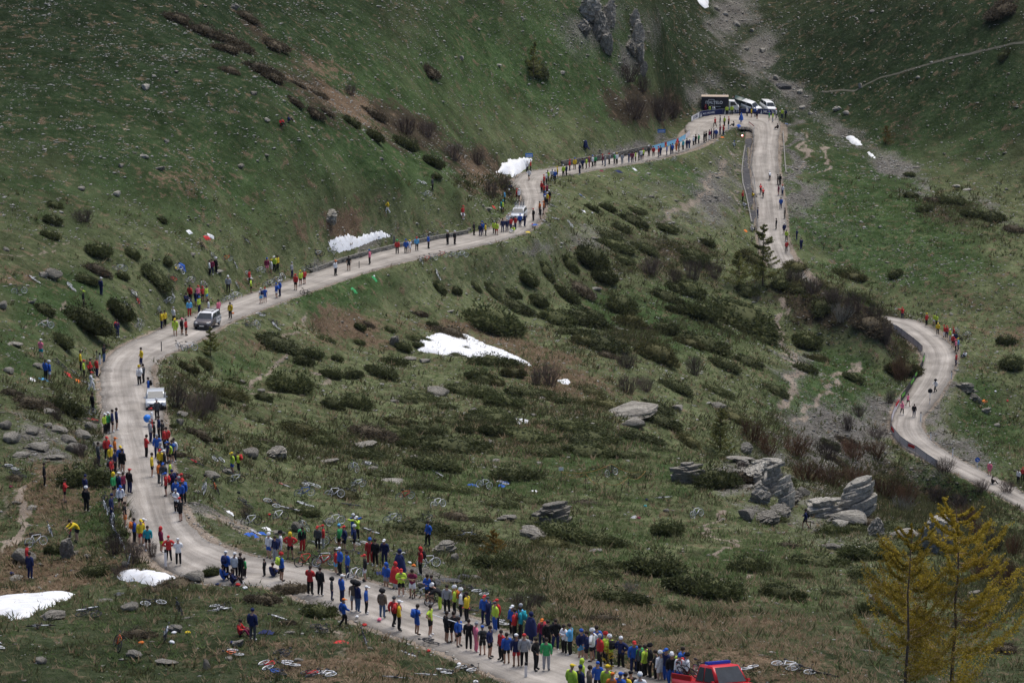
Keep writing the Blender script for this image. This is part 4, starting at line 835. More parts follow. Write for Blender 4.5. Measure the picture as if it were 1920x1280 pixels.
for a in [(760,257,70,45,'t'),(800,262,60,40,'t'),(850,305,60,45,'t'),(895,312,50,40,'t'),(920,375,50,45,'t'),(945,360,40,34,'t'),(1190,237,70,55,'t'),(1235,238,70,62,'t'),(1262,228,40,40,'t'),(1178,163,70,50,'t'),(1205,180,50,40,'t'),(330,770,70,66,'t'),(370,785,76,70,'t'),(395,775,50,50,'t'),
 (1490,543,56,40,'t'),(1525,556,60,42,'t'),(1560,585,70,46,'t'),(1600,598,70,46,'t'),(1640,612,50,44,'t'),(1660,655,46,50,'t'),(1690,720,46,60,'r'),(1030,728,60,62,'t'),(1005,725,40,44,'t'),(1175,741,60,46,'t'),(1210,738,50,40,'t'),(1221,523,74,42,'t'),(1266,539,44,40,'t'),(1174,694,60,40,'t'),(1302,707,50,50,'t'),(1300,530,50,50,'t'),(1340,528,50,46,'t'),
 (1411,835,74,52,'r'),(1440,858,70,54,'r'),(1495,862,76,54,'r'),(1550,866,76,50,'t'),(1600,868,70,46,'r'),(1645,866,60,40,'r'),(1590,812,50,42,'t'),(1645,828,57,30,'t'),(1513,905,80,46,'r'),(1560,915,70,50,'r'),(1610,920,70,54,'r'),(1660,940,70,54,'r'),(1700,950,60,50,'r'),(1760,952,60,42,'t'),(1800,958,60,40,'t'),(1693,963,70,38,'p'),(1865,1040,60,50,'t'),(1900,1044,50,50,'r'),(1886,1108,69,72,'r'),(1845,1090,60,50,'r'),(1814,986,70,40,'r'),(1840,929,50,32,'t'),(1890,932,44,30,'t'),(1772,892,60,34,'t'),(1840,1010,60,40,'r'),(1780,1010,50,36,'t'),
 (981,1148,77,46,'t'),(1010,1140,40,36,'t'),(155,422,60,32,'t'),(657,183,34,32,'t'),(215,1045,60,50,'t'),(250,1062,70,60,'t'),(285,1055,40,40,'t'),(460,975,40,34,'t'),(150,860,50,40,'t'),(180,880,30,30,'t'),(105,790,40,26,'t'),(1580,618,66,44,'p'),(1418,572,34,16,'p'),(1186,1120,56,36,'p'),(225,1085,60,24,'t'),(1390,880,30,18,'t'),(1610,785,40,30,'t'),(1670,760,34,34,'t')]:
    put_bush(*a)

# more cushions where the heath is thickest
_ex, _ = sample_px(60, lambda px, py, i: (hea_f[i]+0.25*np.maximum(clump[i]-.5, 0)*4)*(py > 470)*(py < 1150)*(px > 420)*(px < 1660)*(edge.ravel()[i] > 3), 0, 1920, 0, 1280)
for x, y, z in _ex:
    qx, qy = project(x, y, z-CAMZ); 
    if 0 < qx < 1920 and 0 < qy < 1280: w = rnd.uniform(2.0, 4.2)*F/y; put_bush(float(qx), float(qy), w, w*rnd.uniform(.4, .55), rnd.choice('jjho'))

# ------------------------------------------------------------------ larches
def larch(name, px, py, hpx, wpx, mat, desc, seed, nb=70, nf=5200, needle=0.05, sparse=0.0, base=None, curve=0.35, trunk=0.014, tight=0.14, shp=0.75):
    r = random.Random(seed); rn = np.random.RandomState(seed); p = base or spot(px, py); k = mpp(p); el = math.atan2(CAMZ-p.z, p.y); H = hpx*k/math.cos(el); Rw = wpx*k/2
    root = empty(name, p); tr = MB(); n = 8
    tp = [Vector((r.gauss(0, .012)*H*(i/n), r.gauss(0, .012)*H*(i/n), H*i/n-0.1)) for i in range(n+1)]
    tr.tube(tp, [H*trunk*(1-0.9*i/n)+0.008 for i in range(n+1)], 6); tr.build('trunk', M_bark, root, True)
    br = MB(); C = []
    def at_h(t): q = t*n; i = min(int(q), n-1); return tp[i].lerp(tp[i+1], q-i)
    for b in range(nb):
        t = 0.08+0.90*(b+r.random())/nb; a = r.uniform(0, 6.283); ln = Rw*(1-t)**shp*r.uniform(.6, 1.08)+0.03*H; d = Vector((math.cos(a), math.sin(a), 0)); o = at_h(t); pts = []
        for s_ in range(6):
            q = s_/5; pts.append(o+d*ln*q+Vector((0, 0, ln*(-0.20*q+curve*q*q*1.4)+r.gauss(0, .02)*ln)))
        br.tube(pts, [0.012*H/6*(1-q/5.5)+0.004 for q in range(6)], 3, False)
        for s_ in range(int(nf/nb)):
            q = r.uniform(0.12, 1.02); i = min(int(q*5), 4); c = pts[i].lerp(pts[i+1], q*5-i); sp = ln*tight*(1.1-0.6*q); C.append((c.x+rn.randn()*sp*(0.75-sparse), c.y+rn.randn()*sp*(0.75-sparse), c.z+rn.randn()*sp*0.34-0.02*ln))
        for tw in range(4):
            q = r.uniform(.3, .95); i = min(int(q*5), 4); c = pts[i].lerp(pts[i+1], q*5-i); e = d.cross(Vector((0, 0, 1)))*r.choice((-1, 1)); m_ = c+(e*0.8+d*0.5+Vector((0, 0, .15))).normalized()*ln*r.uniform(.15, .3); br.tube([c, m_], [0.007, 0.003], 3, False)
            for _ in range(int(nf/nb*0.12)): u = r.random(); g_ = c.lerp(m_, u); C.append((g_.x+rn.randn()*.03*ln, g_.y+rn.randn()*.03*ln, g_.z+rn.randn()*.03*ln))
    br.build('branches', M_lbark if tight < .1 else M_bark, root)
    C = np.array(C); m = len(C); tdir = rn.randn(m, 3); tdir[:, 2] += 0.6; tdir /= np.linalg.norm(tdir, axis=1)[:, None]; s_ = np.cross(tdir, rn.randn(m, 3)); s_ /= np.linalg.norm(s_, axis=1)[:, None]; L_ = needle*(0.6+0.9*rn.rand(m))[:, None]*(H/7)
    v = np.stack([C-s_*L_*0.5, C+s_*L_*0.5, C+tdir*L_*1.5], 1).reshape(-1, 3); link('crown', mesh_np('larch_crown', v, np.arange(m*3).reshape(-1, 3), False, [mat]), None, root)
    return tag(root, desc, 'tree', 'larch trees')
larch('larch_tree', 1784, 1304, 348, 400, M_larchy, 'tall ochre yellow larch with sparse upswept branches in the right foreground', 3, 60, 22000, 0.044, 0.25, None, 0.62, 0.010, 0.06, 0.62)
larch('larch_tree', 1697, 1302, 306, 300, M_larchy, 'shorter ochre larch just left of the tallest yellow larch', 4, 50, 15000, 0.044, 0.25, None, 0.62, 0.009, 0.06, 0.62)
larch('larch_sapling', 1140, 1300, 84, 54, M_larchy, 'small yellow larch sapling in front of the crowd near the red pickup', 5, 26, 1300, 0.11, 0.2)
larch('larch_tree', 1430, 534, 116, 74, M_larchg, 'dark green layered larch beside the right-hand road leg', 6, 44, 4200, 0.10)
larch('larch_tree', 1385, 538, 68, 72, M_larchg, 'broad pale olive larch left of the green larch', 7, 40, 3600, 0.13)
larch('larch_tree', 1350, 856, 92, 56, M_larchg, 'slender olive larch standing behind the ridge outcrop', 8, 50, 4500, 0.11, 0.0)
larch('larch_tree', 925, 1042, 52, 62, M_larcho, 'low orange tinged larch on the bank above the lower road', 10, 36, 3200, 0.16)
larch('larch_tree', 395, 668, 56, 44, M_larchg, 'bushy yellow-green young larch beside the estate car', 11, 36, 4200, 0.14)
larch('larch_tree', 1000, 146, 68, 40, M_larchg, 'lone dark larch on the slope above the walled road', 12, 36, 3000, 0.12)
larch('larch_tree', 1660, 270, 36, 44, M_larcho, 'faint ochre larch beside the stream bed on the far slope', 13, 30, 1800, 0.14)
print('plants', round(time.time()-T0, 1))
# ------------------------------------------------------------------ colours of clothing and things
def cloth(name, col): return plain('cloth_'+name, col, 0.8, 0, 0.18, 7, 0.25)
CL = {'r': ('red', (0.52, 0.035, 0.035)), 'b': ('blue', (0.025, 0.10, 0.42)), 'n': ('navy', (0.014, 0.022, 0.085)), 'k': ('black', (0.012, 0.012, 0.014)), 'w': ('white', (0.76, 0.77, 0.79)),
      'y': ('yellow', (0.72, 0.52, 0.03)), 'h': ('lime', (0.50, 0.68, 0.07)), 'g': ('green', (0.05, 0.36, 0.12)), 'o': ('orange', (0.66, 0.17, 0.03)), 'p': ('pink', (0.80, 0.20, 0.30)),
      'u': ('maroon', (0.20, 0.02, 0.06)), 't': ('teal', (0.02, 0.33, 0.40)), 'l': ('light blue', (0.12, 0.42, 0.72)), 'a': ('grey', (0.33, 0.34, 0.36)), 'd': ('dark grey', (0.07, 0.075, 0.08)),
      'e': ('brown', (0.16, 0.12, 0.085)), 'j': ('denim', (0.075, 0.13, 0.24))}
CM = {k: cloth(n.replace(' ', '_'), c) for k, (n, c) in CL.items()}
SKIN = [plain('skin_'+str(i), c, 0.55, 0, 0.08, 5, 0.35) for i, c in enumerate([(0.55, 0.33, 0.24), (0.46, 0.26, 0.18), (0.36, 0.20, 0.13)])]
M_hair = plain('hair', (0.03, 0.02, 0.015), 0.7, 0, 0.3, 20); M_shoew = plain('shoe_white', (0.6, 0.6, 0.6), 0.6, 0, .1); M_shoek = plain('shoe_black', (0.03, 0.03, 0.03), 0.6, 0, .2); M_eye = plain('eye', (0.01, 0.01, 0.01), 0.3, 0, .1)

# ------------------------------------------------------------------ people
def skinned(verts, edges, rad, sub=1):
    me = bpy.data.meshes.new('tmp'); me.from_pydata(verts, edges, []); o = bpy.data.objects.new('tmp', me); COL.objects.link(o)
    sk = o.modifiers.new('skin', 'SKIN'); sk.use_smooth_shade = True; sk.branch_smoothing = 0.6
    for i, v in enumerate(me.skin_vertices[0].data): r = rad[i]; v.radius = r if isinstance(r, tuple) else (r, r); v.use_root = (i == 0)
    ss = o.modifiers.new('sub', 'SUBSURF'); ss.levels = sub; ss.render_levels = sub
    dg = bpy.context.evaluated_depsgraph_get(); dg.update(); ev = o.evaluated_get(dg); m2 = bpy.data.meshes.new_from_object(ev)
    V_ = np.array([tuple(v.co) for v in m2.vertices]); F_ = [tuple(p.vertices) for p in m2.polygons]
    bpy.data.objects.remove(o); bpy.data.meshes.remove(me); bpy.data.meshes.remove(m2); return V_, F_
def pose(name, J):
    """J: joint overrides. Builds body, clothes shells and head-gear for one pose (facing -Y, feet at z = 0)"""
    D = dict(pel=(0, 0, .95), wai=(0, 0.01, 1.10), che=(0, 0.01, 1.32), nec=(0, 0, 1.48), hed=(0, -.02, 1.63),
             sl=(.19, 0.01, 1.41), el=(.25, .04, 1.15), wl=(.25, -.03, .92), sr=(-.19, 0.01, 1.41), er=(-.25, .04, 1.15), wr=(-.25, -.03, .92),
             hl=(.10, 0, .90), kl=(.115, -.02, .50), al=(.12, .03, .09), hr=(-.10, 0, .90), kr=(-.115, -.02, .50), ar=(-.12, .03, .09)); D.update(J)
    D = {k: Vector(v) for k, v in D.items()}
    up = (D['hed']-D['nec']).normalized(); D['top'] = D['hed']+up*0.10; D['chin'] = D['hed']-up*0.07
    fw = Vector(J.get('face', (0, -1, 0))).normalized()
    for s in 'lr':
        D['t'+s] = D['a'+s]+Vector((fw.x*0.17+(.02 if s == 'l' else -.02), fw.y*0.17, -.05)) if 'toe' not in J else D['a'+s]+Vector(J['toe'])
        D['m'+s] = D['w'+s]+(D['w'+s]-D['e'+s]).normalized()*0.09
    names = ['pel', 'wai', 'che', 'nec', 'chin', 'hed', 'top', 'sl', 'el', 'wl', 'ml', 'sr', 'er', 'wr', 'mr', 'hl', 'kl', 'al', 'tl', 'hr', 'kr', 'ar', 'tr']
    R = dict(pel=(.155, .115), wai=(.145, .105), che=(.17, .12), nec=.055, chin=.07, hed=.092, top=.06, sl=.075, el=.05, wl=.034, ml=.032, sr=.075, er=.05, wr=.034, mr=.032, hl=.10, kl=.065, al=.045, tl=.035, hr=.10, kr=.065, ar=.045, tr=.035)
    E_ = [('pel', 'wai', 'T'), ('wai', 'che', 'T'), ('che', 'nec', 'C'), ('nec', 'chin', 'H'), ('chin', 'hed', 'H'), ('hed', 'top', 'H')]
    for s in 'lr': E_ += [('che', 's'+s, 'T'), ('s'+s, 'e'+s, 'U'), ('e'+s, 'w'+s, 'F'), ('w'+s, 'm'+s, 'D'), ('pel', 'h'+s, 'P'), ('h'+s, 'k'+s, 'G'), ('k'+s, 'a'+s, 'N'), ('a'+s, 't'+s, 'O')]
    ix = {n: i for i, n in enumerate(names)}
    V_, F_ = skinned([tuple(D[n]) for n in names], [(ix[a], ix[b]) for a, b, _ in E_], [R[n] for n in names])
    # nearest bone of every vertex
    best = np.full(len(V_), 9.0); bone = np.zeros(len(V_), int); tt = np.zeros(len(V_))
    for bi, (a, b, k) in enumerate(E_):
        A = np.array(D[a]); B = np.array(D[b]); d = B-A; t = np.clip(((V_-A)@d)/(d@d), 0, 1); ra = R[a] if not isinstance(R[a], tuple) else R[a][0]; rb = R[b] if not isinstance(R[b], tuple) else R[b][0]
        ds = np.linalg.norm(V_-A-t[:, None]*d, axis=1)/(ra+(rb-ra)*t); m = ds < best; best[m] = ds[m]; bone[m] = bi; tt[m] = t[m]
    kind = np.array([E_[i][2] for i in bone])
    nrm = np.zeros_like(V_)
    for f in F_:
        p = V_[list(f)]; n = np.cross(p[2]-p[0], p[-1]-p[1] if len(f) == 4 else p[1]-p[0]); n = n if len(f) == 4 else -n; nrm[list(f)] += n
    nrm /= np.linalg.norm(nrm, axis=1)[:, None]+1e-9
    c0 = V_.mean(0)
    if ((V_-V_[:, :].mean(0))*nrm).sum() < 0: nrm = -nrm
    def shell(nm, sel, inf):
        fs = [f for f in F_ if all(sel[i] for i in f)]; used = sorted({i for f in fs for i in f}); mp = {i: j for j, i in enumerate(used)}
        me = bpy.data.meshes.new(nm); me.from_pydata([tuple(V_[i]+nrm[i]*inf) for i in used], [], [tuple(mp[i] for i in f) for f in fs]); me.polygons.foreach_set('use_smooth', [True]*len(me.polygons)); me.materials.append(CM['k']); me.update(); return me
    T = np.isin(kind, ['T', 'C']); zrel = (V_-np.array(D['pel']))@np.array((D['che']-D['pel']).normalized())
    low = np.isin(kind, ['P']) | (np.isin(kind, ['T']) & (zrel < 0.10)) | (np.isin(kind, ['G']) & (tt < 0.25))
    out = {'jacket': shell('jacket', (T & ~((kind == 'C') & (tt > .8))) | np.isin(kind, ['U', 'F']) | low & (zrel > -0.12), 0.030), 'jersey': shell('jersey', T | ((kind == 'U') & (tt < .7)) | low & (zrel > -0.08), 0.022),
           'trousers': shell('trousers', np.isin(kind, ['P', 'G', 'N']) | ((kind == 'T') & (zrel < .1)), 0.018), 'shorts': shell('shorts', np.isin(kind, ['P', 'G']) & ~((kind == 'G') & (tt > .85)) | ((kind == 'T') & (zrel < .1)), 0.020), 'shoe_l': shell('shoe', (np.isin(kind, ['O']) | ((kind == 'N') & (tt > .93))) & (V_[:, 0] > 0), 0.016), 'shoe_r': shell('shoe', (np.isin(kind, ['O']) | ((kind == 'N') & (tt > .93))) & (V_[:, 0] < 0), 0.016)}
    # body: one mesh; fingers, thumb, nose and ears grow out of it
    mb = MB(); mb.add(V_, F_); nf = len(F_)
    for s in (1, -1):
        k = 'l' if s == 1 else 'r'; w, m = D['w'+k], D['m'+k]; ax = (m-w).normalized(); sd_ = Vector((0, -1, 0)) if abs(ax.y) < .7 else Vector((1, 0, 0)); sd_ = (sd_-ax*sd_.dot(ax)).normalized(); cu_ = ax.cross(sd_)*s*(1)
        for q, ln in zip((-.027, -.009, .009, .026), (.070, .082, .078, .060)): b0 = m-ax*.01+sd_*q; mb.tube([b0, b0+ax*ln*.55, b0+ax*ln*.85+cu_*0.02], [.010, .009, .007], 4)
        b0 = w+ax*.045+sd_*.03; mb.tube([b0, b0+(ax*.6+sd_*.8)*.035, b0+(ax*.95+sd_*.6)*.06], [.012, .010, .008], 4)
    h = D['hed']; fr = (fw-up*fw.dot(up)).normalized(); sdv = up.cross(fr)
    mb.tube([h+fr*.085+up*.01, h+fr*.112-up*.018, h+fr*.09-up*.026], [.006, .016, .008], 4)
    for s in (1, -1): mb.ball(h+sdv*s*.092-up*.005, .026, 5, 4, (.5, .8, 1))
    me = mb.mesh('body', SKIN[0], True); me.materials.append(M_eye)
    eb = len(me.polygons); out['body'] = me
    # head-gear, built around this pose's head
    rot = Matrix((sdv, -fr, up)).transposed()            # local axes: x side, -y face, z up
    hb = h+up*.02
    def gear(nm, fn): m = MB(); fn(m); out[nm] = m.mesh(nm, CM['k'], True)
    gear('hair', lambda m: m.ball(hb-fr*.018+up*.022, .118, 9, 6, (.92, 1.0, .98), rot))
    gear('cap', lambda m: (m.ball(hb-fr*.008+up*.045, .115, 9, 5, (.95, 1.05, .75), rot), m.box(hb+fr*.15+up*.04, (.15, .13, .015), rot)))
    gear('helmet', lambda m: (m.ball(hb-fr*.02+up*.055, .135, 10, 6, (.92, 1.2, .78), rot), m.box(hb-fr*.03+up*.16, (.03, .22, .02), rot), m.box(hb-fr*.03+up*.145+sdv*.06, (.03, .2, .02), rot), m.box(hb-fr*.03+up*.145-sdv*.06, (.03, .2, .02), rot)))
    gear('beanie', lambda m: (m.ball(hb-fr*.01+up*.05, .118, 9, 6, (.97, 1.0, .9), rot), m.ball(hb+up*.16, .025, 6, 4)))
    gear('hood', lambda m: (m.ball(hb-fr*.045+up*.015, .145, 9, 6, (.95, .95, 1.12), rot), m.ball(hb-fr*.06-up*.12, .13, 8, 5, (1.1, .9, .7), rot)))
    def afro(m):
        m.ball(hb+up*.035-fr*.01, .19, 12, 8, (1.05, 1.05, .82), rot); q = random.Random(5); m.v = [tuple(Vector(v)+Vector((q.uniform(-1, 1), q.uniform(-1, 1), q.uniform(-1, 1)))*.03) for v in m.v]
    gear('curly_hat', afro)
    cup = (D['nec']-D['wai']).normalized(); cb = D['che']-fr*0; bk = (-(fr-cup*fr.dot(cup))).normalized(); sdb = cup.cross(-bk); rb_ = Matrix((sdb, bk, cup)).transposed()
    gear('backpack', lambda m: (m.box(D['che']+bk*.21-cup*.04, (.30, .17, .44), rb_, .8), m.box(D['che']+bk*.31-cup*.12, (.22, .06, .20), rb_, .85), m.tube([D['che']+bk*.12+cup*.14+sdb*.1, D['che']-bk*.12+cup*.12+sdb*.12, D['che']-bk*.13-cup*.1+sdb*.14], .022, 5), m.tube([D['che']+bk*.12+cup*.14-sdb*.1, D['che']-bk*.12+cup*.12-sdb*.12, D['che']-bk*.13-cup*.1-sdb*.14], .022, 5)))
    def pon(m):
        rr = [(1.50, .09), (1.44, .20), (1.25, .30), (.95, .38), (.65, .44), (.50, .47)]; n = 16; o = len(m.v)
        for z, r in rr:
            for i in range(n): a = 6.283*i/n; k = 1+.10*math.sin(a*4+z*3)*(1.5-z); m.v.append((math.cos(a)*r*k, math.sin(a)*r*k*.8, z+.05*math.sin(a*3)*(1.5-z)))
        for j in range(len(rr)-1):
            for i in range(n): m.f.append((o+j*n+i, o+j*n+(i+1) % n, o+(j+1)*n+(i+1) % n, o+(j+1)*n+i))
        m.ball(Vector(hb)-fr*.045+up*.015, .15, 9, 6, (.95, .95, 1.12), rot)
    gear('poncho', pon)
    return out
POSES = {
 '0': pose('stand', dict()),
 '9': pose('rest', dict(pel=(.03, 0, .94), hl=(.13, 0, .90), hr=(-.07, 0, .90), kl=(.12, -.02, .48), kr=(-.15, -.08, .50), ar=(-.20, -.06, .09), wl=(.20, -.10, .95), el=(.27, .06, 1.16), wr=(-.16, -.13, .97), er=(-.27, .05, 1.17))),
 '1': pose('akimbo', dict(el=(.42, .08, 1.19), wl=(.20, -.03, 1.06), er=(-.42, .08, 1.19), wr=(-.20, -.03, 1.06), al=(.16, .03, .09), ar=(-.16, .03, .09))),
 '2': pose('folded', dict(el=(.26, -.05, 1.16), wl=(-.03, -.20, 1.20), er=(-.26, -.05, 1.16), wr=(.05, -.21, 1.14), hed=(0, -.05, 1.62))),
 '3': pose('photo', dict(el=(.24, -.20, 1.28), wl=(.07, -.28, 1.52), er=(-.40, -.15, 1.40), wr=(-.58, -.30, 1.48))),
 '4': pose('walk', dict(kl=(.11, -.20, .55), al=(.11, -.18, .10), kr=(-.11, .05, .52), ar=(-.11, .32, .16), el=(.24, .16, 1.18), wl=(.23, .10, .93), er=(-.24, -.08, 1.17), wr=(-.20, -.28, 1.05))),
 '5': pose('sit', dict(pel=(0, .05, .14), wai=(0, .08, .30), che=(0, .05, .52), nec=(0, .0, .68), hed=(0, -.04, .83), sl=(.19, .04, .61), sr=(-.19, .04, .61), el=(.27, -.08, .40), wl=(.14, -.32, .42), er=(-.27, -.08, .40), wr=(-.14, -.32, .42), hl=(.10, -.02, .14), hr=(-.10, -.02, .14), kl=(.15, -.38, .46), kr=(-.15, -.38, .46), al=(.13, -.60, .09), ar=(-.13, -.60, .09))),
 '7': pose('bend', dict(pel=(0, .12, .95), wai=(0, 0.0, 1.06), che=(0, -.18, 1.20), nec=(0, -.32, 1.29), hed=(0, -.42, 1.40), sl=(.19, -.22, 1.22), sr=(-.19, -.22, 1.22), el=(.22, -.40, 1.05), wl=(.18, -.58, .98), er=(-.22, -.40, 1.05), wr=(-.18, -.58, .98), hl=(.10, .10, .90), hr=(-.10, .10, .90))),
 '8': pose('ride', dict(pel=(0, .22, 1.00), wai=(0, .12, 1.12), che=(0, -.12, 1.26), nec=(0, -.28, 1.36), hed=(0, -.38, 1.47), sl=(.18, -.16, 1.27), sr=(-.18, -.16, 1.27), el=(.22, -.34, 1.10), wl=(.19, -.50, 1.00), er=(-.22, -.34, 1.10), wr=(-.19, -.50, 1.00), hl=(.09, .18, .95), hr=(-.09, .18, .95), kl=(.10, -.20, .75), al=(.10, .02, .42), kr=(-.10, -.02, .58), ar=(-.10, .06, .20))),
}
HEADS = {'h': 'hair', 'c': 'cap', 'H': 'helmet', 'N': 'beanie', 'O': 'hood', 'f': 'curly_hat'}
HNAME = {'h': 'hair', 'c': 'cap', 'H': 'helmet', 'N': 'beanie', 'O': 'hood', 'f': 'curly hat'}
def paint(o, mat):
    o.material_slots[0].link = 'OBJECT'; o.material_slots[0].material = mat; return o
def road_side(x, y):
    i = int(((RS-np.array([x, y]))**2).sum(1).argmin()); return RS[i]
NP = 0; FARY = 424.0; FAR = []
def person(px, py, top, bot, head='hk', ps='0', pack=None, face=None, size=None, cape=False, at=None):
    global NP; NP += 1
    P = POSES[ps]; p = at or spot(px, py); far_ = p.y > FARY and ps != '8'; o = link('person', P['body']); o.location = p
    s = (size or 1.0)*rnd.uniform(1.0, 1.10); o.scale = (s*rnd.uniform(.96, 1.06), s, s)
    if face is None:
        q = road_side(p.x, p.y); d = Vector((q[0]-p.x, q[1]-p.y)); a = math.atan2(d.y, d.x)+math.pi/2 if d.length > 1.0 else rnd.uniform(0, 6.28); face = a+rnd.gauss(0, .7)
    o.rotation_euler = (0, 0, face); paint(o, SKIN[rnd.choice((0, 0, 1, 2))])
    short = bot.isupper(); bl = bot.lower()
    ch = lambda nm, mat: paint(link(nm, P[nm], None, o), mat)
    ch('jersey' if (short and rnd.random() < .22) or ps == '8' else 'jacket', CM[top]); ch('shorts' if short else 'trousers', CM[bl]); sm = rnd.choice((M_shoew, M_shoek, M_shoek)); ch('shoe_l', sm).name = 'shoe'; ch('shoe_r', sm).name = 'shoe'
    hc = head[1] if len(head) > 1 else 'k'; hm = M_hair if head[0] == 'h' else CM[hc if hc in CM else 'k']; g_ = ch(HEADS[head[0]], hm)
    if head[0] == 'h' and hc in ('a', 'w'): paint(g_, CM['a'])
    if pack: ch('backpack', CM[pack])
    if cape: ch('poncho', CM[top])
    tn, bn = CL[top][0], CL[bl][0]; verb = 'seated person' if ps == '5' else 'person'
    d1 = f'{verb} in {tn} poncho' if cape else f'{verb} in {tn} top, {bn} {"shorts" if short else "trousers"}'
    hn = CL.get(hc, ('dark',))[0]
    d2 = d1+(f', {hn} {HNAME[head[0]]}' if head[0] != 'h' else '')
    if far_: FAR.append(o); return o
    note(o, [d1, d2] if len(d2.split()) <= 7 else d1, px, py, 'person', 'spectators along the road'); return o
def crowd(ox, oy, s, text):
    for e in text.split(';'):
        f = e.split(); 
        if len(f) < 4: continue
        kw = {}
        for x in f[5:]:
            if x[0] == 'B': kw['pack'] = x[1]
            elif x[0] == 's': kw['size'] = float(x[1:])
            elif x == 'cape': kw['cape'] = True
            elif x[0] == 'a': kw['face'] = math.radians(float(x[1:]))
        hp = f[4] if len(f) > 4 else 'hk0'; person(ox+float(f[0])/s, oy+float(f[1])/s, f[2], f[3], hp[:2], hp[2:] or '0', **kw)
crowd(1000, 1080, 6.4, '105 860 u n co0 Br;170 885 k k hk0;265 890 k n hk9 Bk;370 955 w k hk2;440 985 l k ho2;570 1010 n L Nb0;640 1035 n K ho9;705 1080 w K Hw1;755 985 b n hk0;865 1050 h k Hr0;912 1125 h k Hw0 Bk;795 1160 r k ha0;1050 1110 n k Nw1;1205 1170 b n cr0;1275 1200 d k hk0 Bg;1335 1240 h k hk0;1395 1255 k k Hk0;1470 1270 k k hk2;1520 1280 w W Hw0;1592 1270 n b cb0;1740 1300 h b hk0;1790 1255 b k ho0;1655 1315 k b Hw0;1755 1330 w b Hb0 Br;1842 1330 w k Hk0;460 1490 h k cy0;585 1440 h k Oh0;560 1490 n k Nn0;675 1520 e k hk0;770 1480 b k cb0;885 1520 h k cy0;945 1590 o k co0;1040 1610 b k cb0;1100 1590 y k hk0;1165 1580 k k ck0;1275 1620 w k Hw0;155 1190 g a he0 a170;28 1185 k k hk9')
crowd(700, 1080, 6.4, '110 555 e j fk0;250 660 r k Nd4;310 710 y k cw0 Br;525 765 b B hk2 Bb;685 775 h K hk1;335 300 h K cr2;470 325 u W hk2;655 380 b K hd2;700 378 k K hk0;800 460 k h Hw7;885 500 a k hk0;975 520 h k Hw0 Bo;1050 545 w k Hw0 Bk;1120 600 y k hk0;1335 615 b n cr0;1378 650 n n cd0;1485 640 r k cr0;1460 725 h b cd0;1670 715 b k cw0;1770 700 l k ha0;1765 790 t k hk0 Bt;1695 810 r k he0;1890 840 n n Nn0 cape;880 855 k K hk0;965 850 k K he9;1025 900 b K he0;1145 940 k k he0;1235 970 p p Na0;1310 995 d K cb0 Bk;1400 1040 n K hk0;1535 1070 r k hk0;1600 1110 b K hk0;1715 1135 n R cw0;1810 1140 a k cr0')
crowd(400, 1080, 6.4, '320 710 r u hk5;475 770 n d Nn0;1565 605 b k co4;1425 345 d n fk0 s.82;1545 372 b n cw0;1690 470 e A fk0;1735 482 n j fk0;1838 500 b k cw0;1165 275 r k hk2;1285 285 k k hk0')
crowd(400, 940, 6.4, '155 985 b k cw0 Bn;262 985 w k cw0;330 990 k k hk0;378 965 g k hr0 s.75;115 990 b k hk5;225 990 n k hk5;615 948 k k hk0 s.66;712 955 n k hk5;820 1005 b K Hr0 Bh;670 685 w B Hw0;745 720 n a he0 Bn;810 680 w W Hk0;925 685 r K Oy1;1070 610 k r hk0 Bg;1255 580 d k cr0;1320 570 r a cr0;1515 580 g K Nl0;1575 600 n K cr9;1695 590 n K Hw0;1680 420 b b Hw3 a150;1725 462 h k cw3;1470 880 r L hk0;1520 915 b k cw0;1610 965 b n hk0;1820 1000 k W cr0;1880 750 r r Hb0')
crowd(600, 940, 6.4, '665 775 k k hk0;775 765 n n cw0;1300 530 b k hd9;1205 880 r k Or0 Bk;795 1060 b A Ob0;955 920 n n hk0 cape;905 1050 r w hk0 cape')
crowd(150, 920, 6.4, '490 225 w K cb0 Bb;600 75 k n cr0;385 345 n n Nn0;545 445 k O hk0;655 625 b k he0 Bo;738 720 y R cy0;768 700 r R cw0;818 765 t K hn0;980 790 u H Or0;1070 895 r k cr1 a190;1185 935 w k cw2;1160 315 w k ha2;1212 420 k K cr2;80 250 k k Hw0')
crowd(150, 760, 6.4, '300 340 h k cw0;340 332 g k cw0;395 360 n K hk0;445 335 n K hk0;325 650 r k cr0;425 660 o k co0;370 745 y n cb0;490 775 b k cy0;425 800 n k hk0;515 845 k K hk0;385 900 r k he0 Bd;410 1108 g K Oy0;468 1090 n k cw0;522 1080 u n hk0;225 725 d n hk0;800 665 r k he2;870 905 y K he0;865 315 w r cr0;928 215 d k Hw0;850 490 a n ha0;895 492 k k hk0;950 445 n k hk0;992 465 k k hk0;1040 520 r k ho0;930 670 b n ha0;975 770 a K hw0;1012 570 r k hk0;1075 705 h K hk0;1058 730 n K cb0;1108 690 b K hk0;1132 672 w k hk0;970 840 y k cr0;1018 850 k k cw0;950 985 o d hk0;1005 1005 d a cb0 Bd;1085 990 h k cd0;1035 1135 r K cb0 Br;1112 1110 n k Nn0 Bn;1180 1095 u k he0;1228 1120 r k cr0;1195 1155 l k Na0;1245 1170 b k cr0 Bb;1160 1215 b k hk0;1212 1195 b k hk0;1830 820 h B cy0 Bk;1905 800 h k hk0 Br')
crowd(50, 600, 6.4, '1380 600 y n hk9;1355 815 w k Hy0 Bw;1405 785 d k hk0;1465 960 b k hk0 Bk;795 1120 k k he0;780 845 w w cr4;768 690 r k hk0;845 680 r n cd0;690 700 h k cr0;650 605 y k hk0;755 620 r k hk5;930 530 k j hk2;275 730 b W Hw0;175 460 p T cw0;1090 210 n n hk0 Br')
